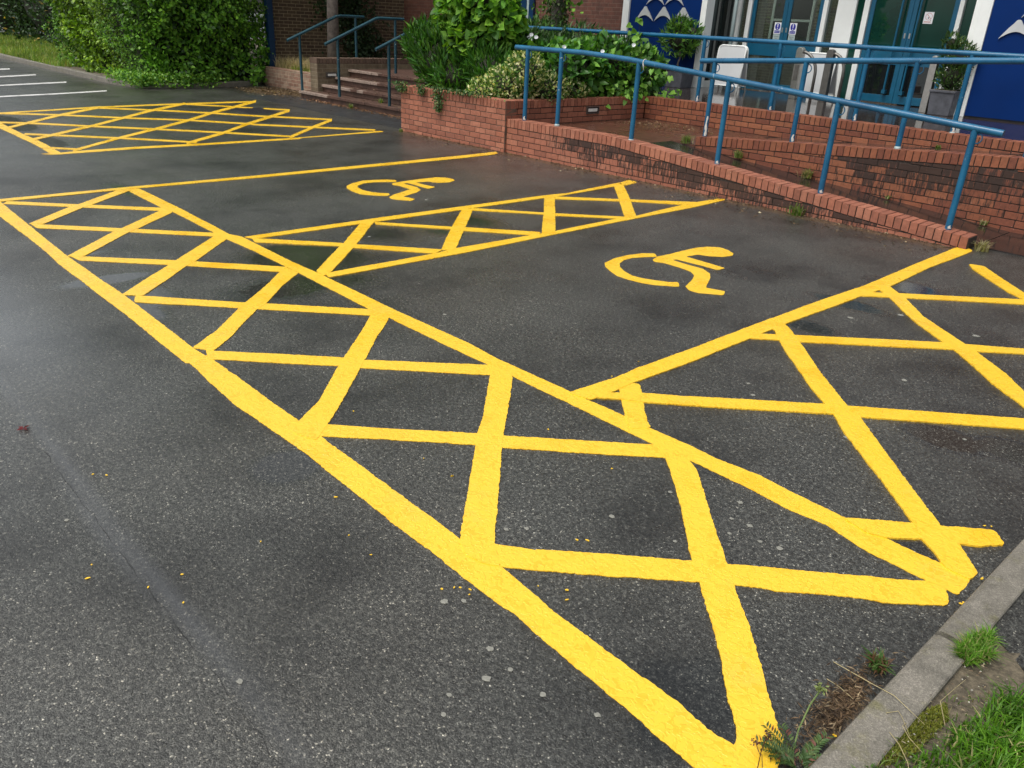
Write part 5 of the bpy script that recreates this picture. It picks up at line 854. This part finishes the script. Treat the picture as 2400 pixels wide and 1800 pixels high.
for i in range(69):
    for j in range(89): mb.f.append((ids[i, j], ids[i+1, j], ids[i+1, j+1], ids[i, j+1])); mb.m.append(0)
tag(mb.build('verge', MA['soil'], None, True), kind='structure')
def fill(poly, n, z):
    a = np.array(poly); P = np.stack([rng.uniform(a[:, 0].min(), a[:, 0].max(), n), rng.uniform(a[:, 1].min(), a[:, 1].max(), n), np.full(n, z)], 1); return P[in_poly(P, poly)]
GG = [(.085, .22, .012), (.13, .29, .022), (.05, .14, .010), (.36, .34, .15)]
P = fill([(-.385, .2), (-.392, 1.62), (-.37, 1.67), (-.335, 1.70), (-.315, 1.78), (-.27, 1.86), (-.28, 1.95), (-.25, 2.04), (-.245, 2.14), (-.19, 2.25), (-.05, 2.2), (.35, 1.95), (.6, 1.0), (.6, .2)], 36000, .036)
edge = np.clip((P[:, 0]+.36)*5, .25, 1); tag(blades('foreground_grass', P, rng.uniform(.025, .105, len(P))*edge, .0052, palette(len(P), GG, [3, 2.2, 2, .5], P, 4), MA['grass'], lean=1.0, droop=.55), kind='stuff')
P = fill([(-.372, .8), (-.37, 1.75), (-.345, 1.85), (-.30, 1.95), (-.335, 2.05), (-.25, 2.2), (-.1, 2.2), (.2, 1.5)], 2600, .034)
tag(blades('sparse_grass', P, rng.uniform(.012, .04, len(P)), .003, palette(len(P), [(.16, .24, .05), (.24, .22, .1), (.09, .18, .03)], [2, 1.5, 2]), MA['grass'], lean=1.0), kind='stuff')
P = fill([(-.385, 2.25), (-.375, 2.36), (-.345, 2.42), (-.325, 2.39), (-.335, 2.34), (-.305, 2.32), (-.345, 2.23)], 2600, .034)
tg = blades('grass_tuft', P, rng.uniform(.012, .06, len(P)), .0045, palette(len(P), [(.10, .24, .02), (.15, .30, .04), (.34, .33, .14)], [3, 2, 1.2]), MA['grass'], lean=.9); tag(tg, 'lone tuft of grass just behind the grey kerb, above the bare soil', 'grass')
# moss on soil
P = fill([(-.372, 1.72), (-.372, 1.92), (-.33, 2.04), (-.30, 1.98), (-.315, 1.80), (-.35, 1.70)], 2600, .034)
tag(blades('moss', P, .010, .004, palette(len(P), [(.14, .17, .02), (.20, .21, .03)], [1, 1]), MA['grass'], lean=1), kind='stuff')
# straws across the kerb
def straw(pts, r, label, col='straw'):
    mb = MB(); A = [Vector(p) for p in pts]; o = A[0]; mb.tube([p-o for p in A], [r]+[r*.8]*(len(A)-2)+[r*.4], 5, col=(.42, .36, .2, 1)); s = mb.build('dry_stalk', MA[col]); s.location = o; tag(s, label, 'grass stalk', 'dry stalks by the kerb')
straw([(-.62, 1.98, .006), (-.5, 1.955, .03), (-.43, 1.93, .055), (-.335, 1.90, .048)], .0014, 'long straight dry stalk lying across the kerb')
straw([(-.42, 1.86, .048), (-.40, 1.885, .054), (-.385, 1.875, .052), (-.345, 1.83, .048)], .0012, 'short forked dry stalk on top of the kerb')
straw([(-.30, 1.95, .04), (-.335, 1.99, .07), (-.33, 2.10, .05), (-.325, 2.17, .04)], .0011, 'dry stalk bending up from the soil towards the lone grass tuft')
straw([(-.385, 1.80, .05), (-.35, 1.77, .06), (-.31, 1.72, .07), (-.27, 1.64, .08)], .0012, 'dry stalk arching from the kerb into the grass, nearest the camera')
straw([(-.37, 1.87, .045), (-.368, 1.83, .065), (-.34, 1.80, .07), (-.30, 1.79, .06)], .0011, 'curved dry stalk looping over the moss')
straw([(-.60, 1.90, .006), (-.56, 1.89, .014), (-.51, 1.87, .02)], .0012, 'dry stalk in the brown litter below the kerb')
def frond(label, base, n, L, cols, group='weeds along the kerb and walls', lean=.9, wd=.010):
    P = np.zeros((n, 3))+rng.normal(size=(n, 3))*np.array([L*.18, L*.18, 0]); o = blades('weed_tuft', P, rng.uniform(.5, 1, n)*L, wd, palette(n, cols, [1]*len(cols)), MA['grass'], lean=lean); o.location = base; tag(o, label, 'weed', group)
WG = [(.10, .19, .03), (.17, .24, .06), (.25, .24, .12)]
frond('green weed tuft in the litter against the kerb foot', (-.525, 2.06, .002), 130, .06, [(.06, .14, .03), (.12, .2, .06), (.16, .09, .05)], wd=.008)
frond('grass tuft against the foot of the sloping ramp wall', (-3.95, 7.76, .0), 90, .16, WG, wd=.010); frond('pale dry tuft at the right end of the ramp wall', (-2.22, 7.93, .0), 110, .13, [(.38, .34, .2), (.28, .27, .12)], wd=.008)
frond('small weed at the left foot of the planter wall', (-10.75, 7.70, .0), 50, .07, WG); frond('grass tuft on the landing at the start of the middle wall', (-6.28, 9.02, .34), 130, .15, WG, wd=.009)
frond('weed growing from the middle wall foot, second from the landing', (-5.45, 8.95, .28), 80, .13, WG, wd=.009); frond('dry and green weed clump at the middle wall foot, halfway down the ramp', (-4.5, 8.93, .19), 120, .14, WG+[(.4, .3, .16)], wd=.009)
frond('small weed at the middle wall foot above the fifth rail post', (-3.55, 8.95, .12), 40, .05, WG); frond('weed at the middle wall foot near the end of the front handrail', (-2.55, 8.94, .04), 60, .07, WG+[(.4, .3, .2)]); frond('weed between the slabs beside the last front rail post', (-2.42, 8.12, .02), 36, .09, WG)
frond('weed on the right of the ramp slabs at the frame edge', (-2.05, 8.9, .014), 40, .06, WG); frond('low weed on the upper ramp at the foot of the porch wall', (-3.8, 10.72, .5), 60, .07, WG); frond('dandelion weed on the steps', (-13.35, 9.1, .145), 60, .12, WG); frond('weed at the foot of the steps', (-13.9, 8.78, .004), 40, .13, WG)
# fern-like weed and flowering stem at the bottom edge
t = thing('yarrow_weed', 'feathery dark green weed beside the kerb at the bottom edge', 'weed', (-.50, 1.56, .002)); Ps = []; Ds = []
for k in range(22):
    a = rng.uniform(0, 6.28); L = rng.uniform(.05, .12); dv = np.array([math.cos(a), math.sin(a), .25])
    for s_ in np.linspace(.15, 1, 13):
        for sg in (-1, 1): Ps.append(dv*L*s_+np.array([0, 0, .012*math.sin(s_*3)])); Ds.append(np.array([-math.sin(a)*sg, math.cos(a)*sg, .3])+dv*.6)
Ps = np.array(Ps); Ds = unit(np.array(Ds)); leaves('foliage', Ps, Ds, unit(rng.normal(size=Ps.shape)*.3+np.array([0, 0, 1])), .020, .32, palette(len(Ps), [(.05, .10, .03), (.09, .14, .04), (.15, .06, .04)], [3, 2, .4]), T_OVAL, MA['leaf'], t)
mb = MB(); mb.tube([(-.03, .02, 0), (-.045, .06, .05), (-.05, .11, .10), (-.045, .14, .135)], .0022, 6, (.20, .28, .10, 1)); mb.build('stem', MA['grass'], t)
P = rng.normal(size=(40, 3))*.005+np.array([-.045, .14, .138]); leaves('bud', P, unit(rng.normal(size=P.shape)), unit(rng.normal(size=P.shape)), .012, .6, np.full((40, 3), (.25, .32, .12)), T_QUAD, MA['leaf'], t)
t = thing('dead_flower_stem', 'thin reddish brown dead flower stem over the yellow line at the bottom edge', 'weed', (-.565, 1.47, .006)); mb = MB()
mb.tube([(0, 0, 0), (-.006, .012, .05), (-.004, .02, .10)], .0013, 5, (.12, .05, .03, 1)); mb.tube([(-.005, .010, .04), (-.03, .02, .06)], .001, 5, (.12, .05, .03, 1)); mb.tube([(-.003, .012, .045), (.015, -.01, .03)], .001, 5, (.12, .05, .03, 1)); mb.build('stem', MA['grass'], t)
P = np.concatenate([rng.normal(size=(40, 3))*.006+np.array([-.004, .02, .10]), rng.normal(size=(20, 3))*.005+np.array([-.03, .02, .06])]); leaves('seed_head', P, unit(rng.normal(size=P.shape)), unit(rng.normal(size=P.shape)), .008, .6, np.full((60, 3), (.13, .07, .06)), T_QUAD, MA['leaf'], t)
# brown litter at the kerb foot and along the walls
def litter(name, P, L, cols, wts, W=.35, mt='straw', flat=.15):
    D = unit(rng.normal(size=P.shape)*np.array([1, 1, flat])); H = unit(rng.normal(size=P.shape)*.3+np.array([0, 0, 1])); o = leaves(name, P, D, H, L*rng.uniform(.5, 1.4, len(P)), W, palette(len(P), cols, wts), T_QUAD, MA[mt]); tag(o, kind='stuff')
BR = [(.085, .055, .030), (.14, .092, .052), (.30, .23, .14), (.045, .03, .02)]
n = 1000; P = np.stack([rng.normal(-.525, .028, n), rng.normal(1.83, .105, n), .003+rng.random(n)*.014], 1); P = P[P[:, 0] < -.49]; litter('leaf_litter', P, .022, BR, [3, 3, 1, 2], .16)
n = 2300; P = np.stack([rng.uniform(-10.7, -2.4, n), 7.79-rng.random(n)**3*.5, np.full(n, .006)], 1); litter('leaf_litter', P, .028, BR+[(.5, .45, .3)], [3, 3, 1, 3, .25], .45)
n = 2200; P = np.stack([rng.normal(-17.3, .9, n), rng.normal(9.05, .35, n), np.full(n, .008)], 1); P = P[(P[:, 1] < 9.56) & (P[:, 0] > -18.4)]; litter('leaf_litter', P, .05, BR, [3, 3, 1.6, 2], .4)
n = 700; P = np.stack([rng.uniform(-15.5, -11, n), 8.84-rng.random(n)**2*.22, np.full(n, .012)], 1); litter('leaf_litter', P, .045, [(.2, .10, .05), (.28, .16, .09), (.1, .05, .03)], [1, 1, 1], .5)
n = 900; P = np.stack([rng.normal(-7.6, .5, n), rng.normal(10.2, .3, n), np.full(n, .345)], 1); P = P[(P[:, 1] < 10.79) & (P[:, 0] > -8.4)]; litter('leaf_litter', P, .032, BR+[(.5, .35, .2)], [3, 3, 2, 2, .6], .45)
n = 500; P = np.stack([rng.uniform(-18, -11.0, n), 8.9+rng.random(n)*1.0, 0*rng.random(n)], 1); P = P[P[:, 0] > -15.5]; P[:, 2] = .150+.145*np.floor((P[:, 1]-8.85)/.335).clip(0, 3); litter('leaf_litter', P, .04, BR, [2, 2, 1, 1], .45)
P = fill([(-.372, .6), (-.37, 2.4), (-.25, 2.3), (-.05, 2.15), (.3, 1.2), (.3, .6)], 1500, .045); litter('soil_debris', P, .010, [(.30, .24, .15), (.16, .11, .07), (.42, .36, .24), (.10, .13, .05)], [2, 3, 1, 1.5], .3)
P = fill([(-.372, 1.5), (-.37, 2.4), (-.25, 2.3), (-.1, 2.15), (.0, 1.5)], 260, .044); litter('small_stones', P, .006, [(.3, .29, .26), (.2, .18, .15), (.5, .48, .42)], [2, 3, 1], .9)
mb = MB(); xs_ = np.linspace(-3.35, -1.25, 90); cy = [.592+.012*noise.noise(Vector((x*9, 0, 0)))+.006*noise.noise(Vector((x*40, 3, 0))) for x in xs_]
for i in range(89): wv = max(.0001, .0006+.0016*noise.noise(Vector((xs_[i]*9, 7, 0)))); mb.add([(xs_[i], cy[i]-wv, .0012), (xs_[i+1], cy[i+1]-wv, .0012), (xs_[i+1], cy[i+1]+wv, .0012), (xs_[i], cy[i]+wv, .0012)], [(0, 1, 2, 3)])
tag(mb.build('tarmac_joint', MA['black']), kind='structure')
# gum spots, paint chips, red leaf
for i, (x, y) in enumerate(GUM):
    if any(math.hypot(x-a, y-b) < .05 for a, b in GUM[:i]): continue
    k = random.randint(9, 13); r0 = random.uniform(.006, .012) if y < 4 else random.uniform(.012, .02); a0 = random.random()*6
    pts = [(r0*(1+random.uniform(-.3, .3))*math.cos(a0+2*math.pi*j/k)*1.2, r0*(1+random.uniform(-.3, .3))*math.sin(a0+2*math.pi*j/k)) for j in range(k)]
    mb = MB(); mb.prism(pts, 0, .0016); o = mb.build('gum_spot', MA['gum']); o.location = (x, y, .001); tag(o, 'small flattened pale gum spot stuck on the dark tarmac between the yellow lines', 'gum spot', 'pale gum spots on the tarmac')
for i, (x, y) in enumerate(CHIPS):
    r0 = random.uniform(.002, .004); k = 7; a0 = random.random()*6; e = random.uniform(1.2, 2.4)
    pts = [(r0*e*(1+random.uniform(-.3, .3))*math.cos(2*math.pi*j/k), r0*(1+random.uniform(-.3, .3))*math.sin(2*math.pi*j/k)) for j in range(k)]
    mb = MB(); mb.prism(pts, 0, .002); o = mb.build('paint_chip', MA['yellow']); o.location = (x, y, .002); o.rotation_euler = (0, 0, a0); tag(o, 'tiny yellow paint fleck dropped on the tarmac beside the yellow lines', 'paint fleck', 'yellow paint flecks on the tarmac')
t = tag(leaves('fallen_leaf', np.array([[0, 0, .004], [0, 0, .004], [0, 0, .005], [0, 0, .004], [0, 0, .006]]), unit(np.array([[1, .2, .2], [-.5, .9, .1], [-.8, -.4, .1], [.3, -1, .2], [.2, 1, .5]])), unit(np.array([[0, 0, 1.0]]*5)+rng.normal(size=(5, 3))*.3), .030, .5, np.full((5, 3), (.16, .02, .025)), T_OVAL, MA['leaf']), 'single curled dark red leaf on the tarmac at the left edge', 'leaf'); t.location = (REDLEAF[0], REDLEAF[1], 0)
# cast iron drain cover
dc = np.array(DRAIN).mean(0); t = thing('drain_cover', 'dark cast iron drain cover in the far yellow hatched box', 'drain cover', (dc[0], dc[1], 0))
mb = MB(); mb.box(-.42, .42, -.30, .30, -.01, .0035); mb.build('frame', MA['iron'], t); mb = MB()
for i in range(15):
    for j in range(11):
        x = -.36+i*.05; y = -.25+j*.05; (mb.box(x-.018, x+.018, y-.008, y+.008, .0035, .008) if (i+j) % 2 else mb.box(x-.008, x+.008, y-.018, y+.018, .0035, .008))
mb.build('raised_pattern', MA['iron'], t)
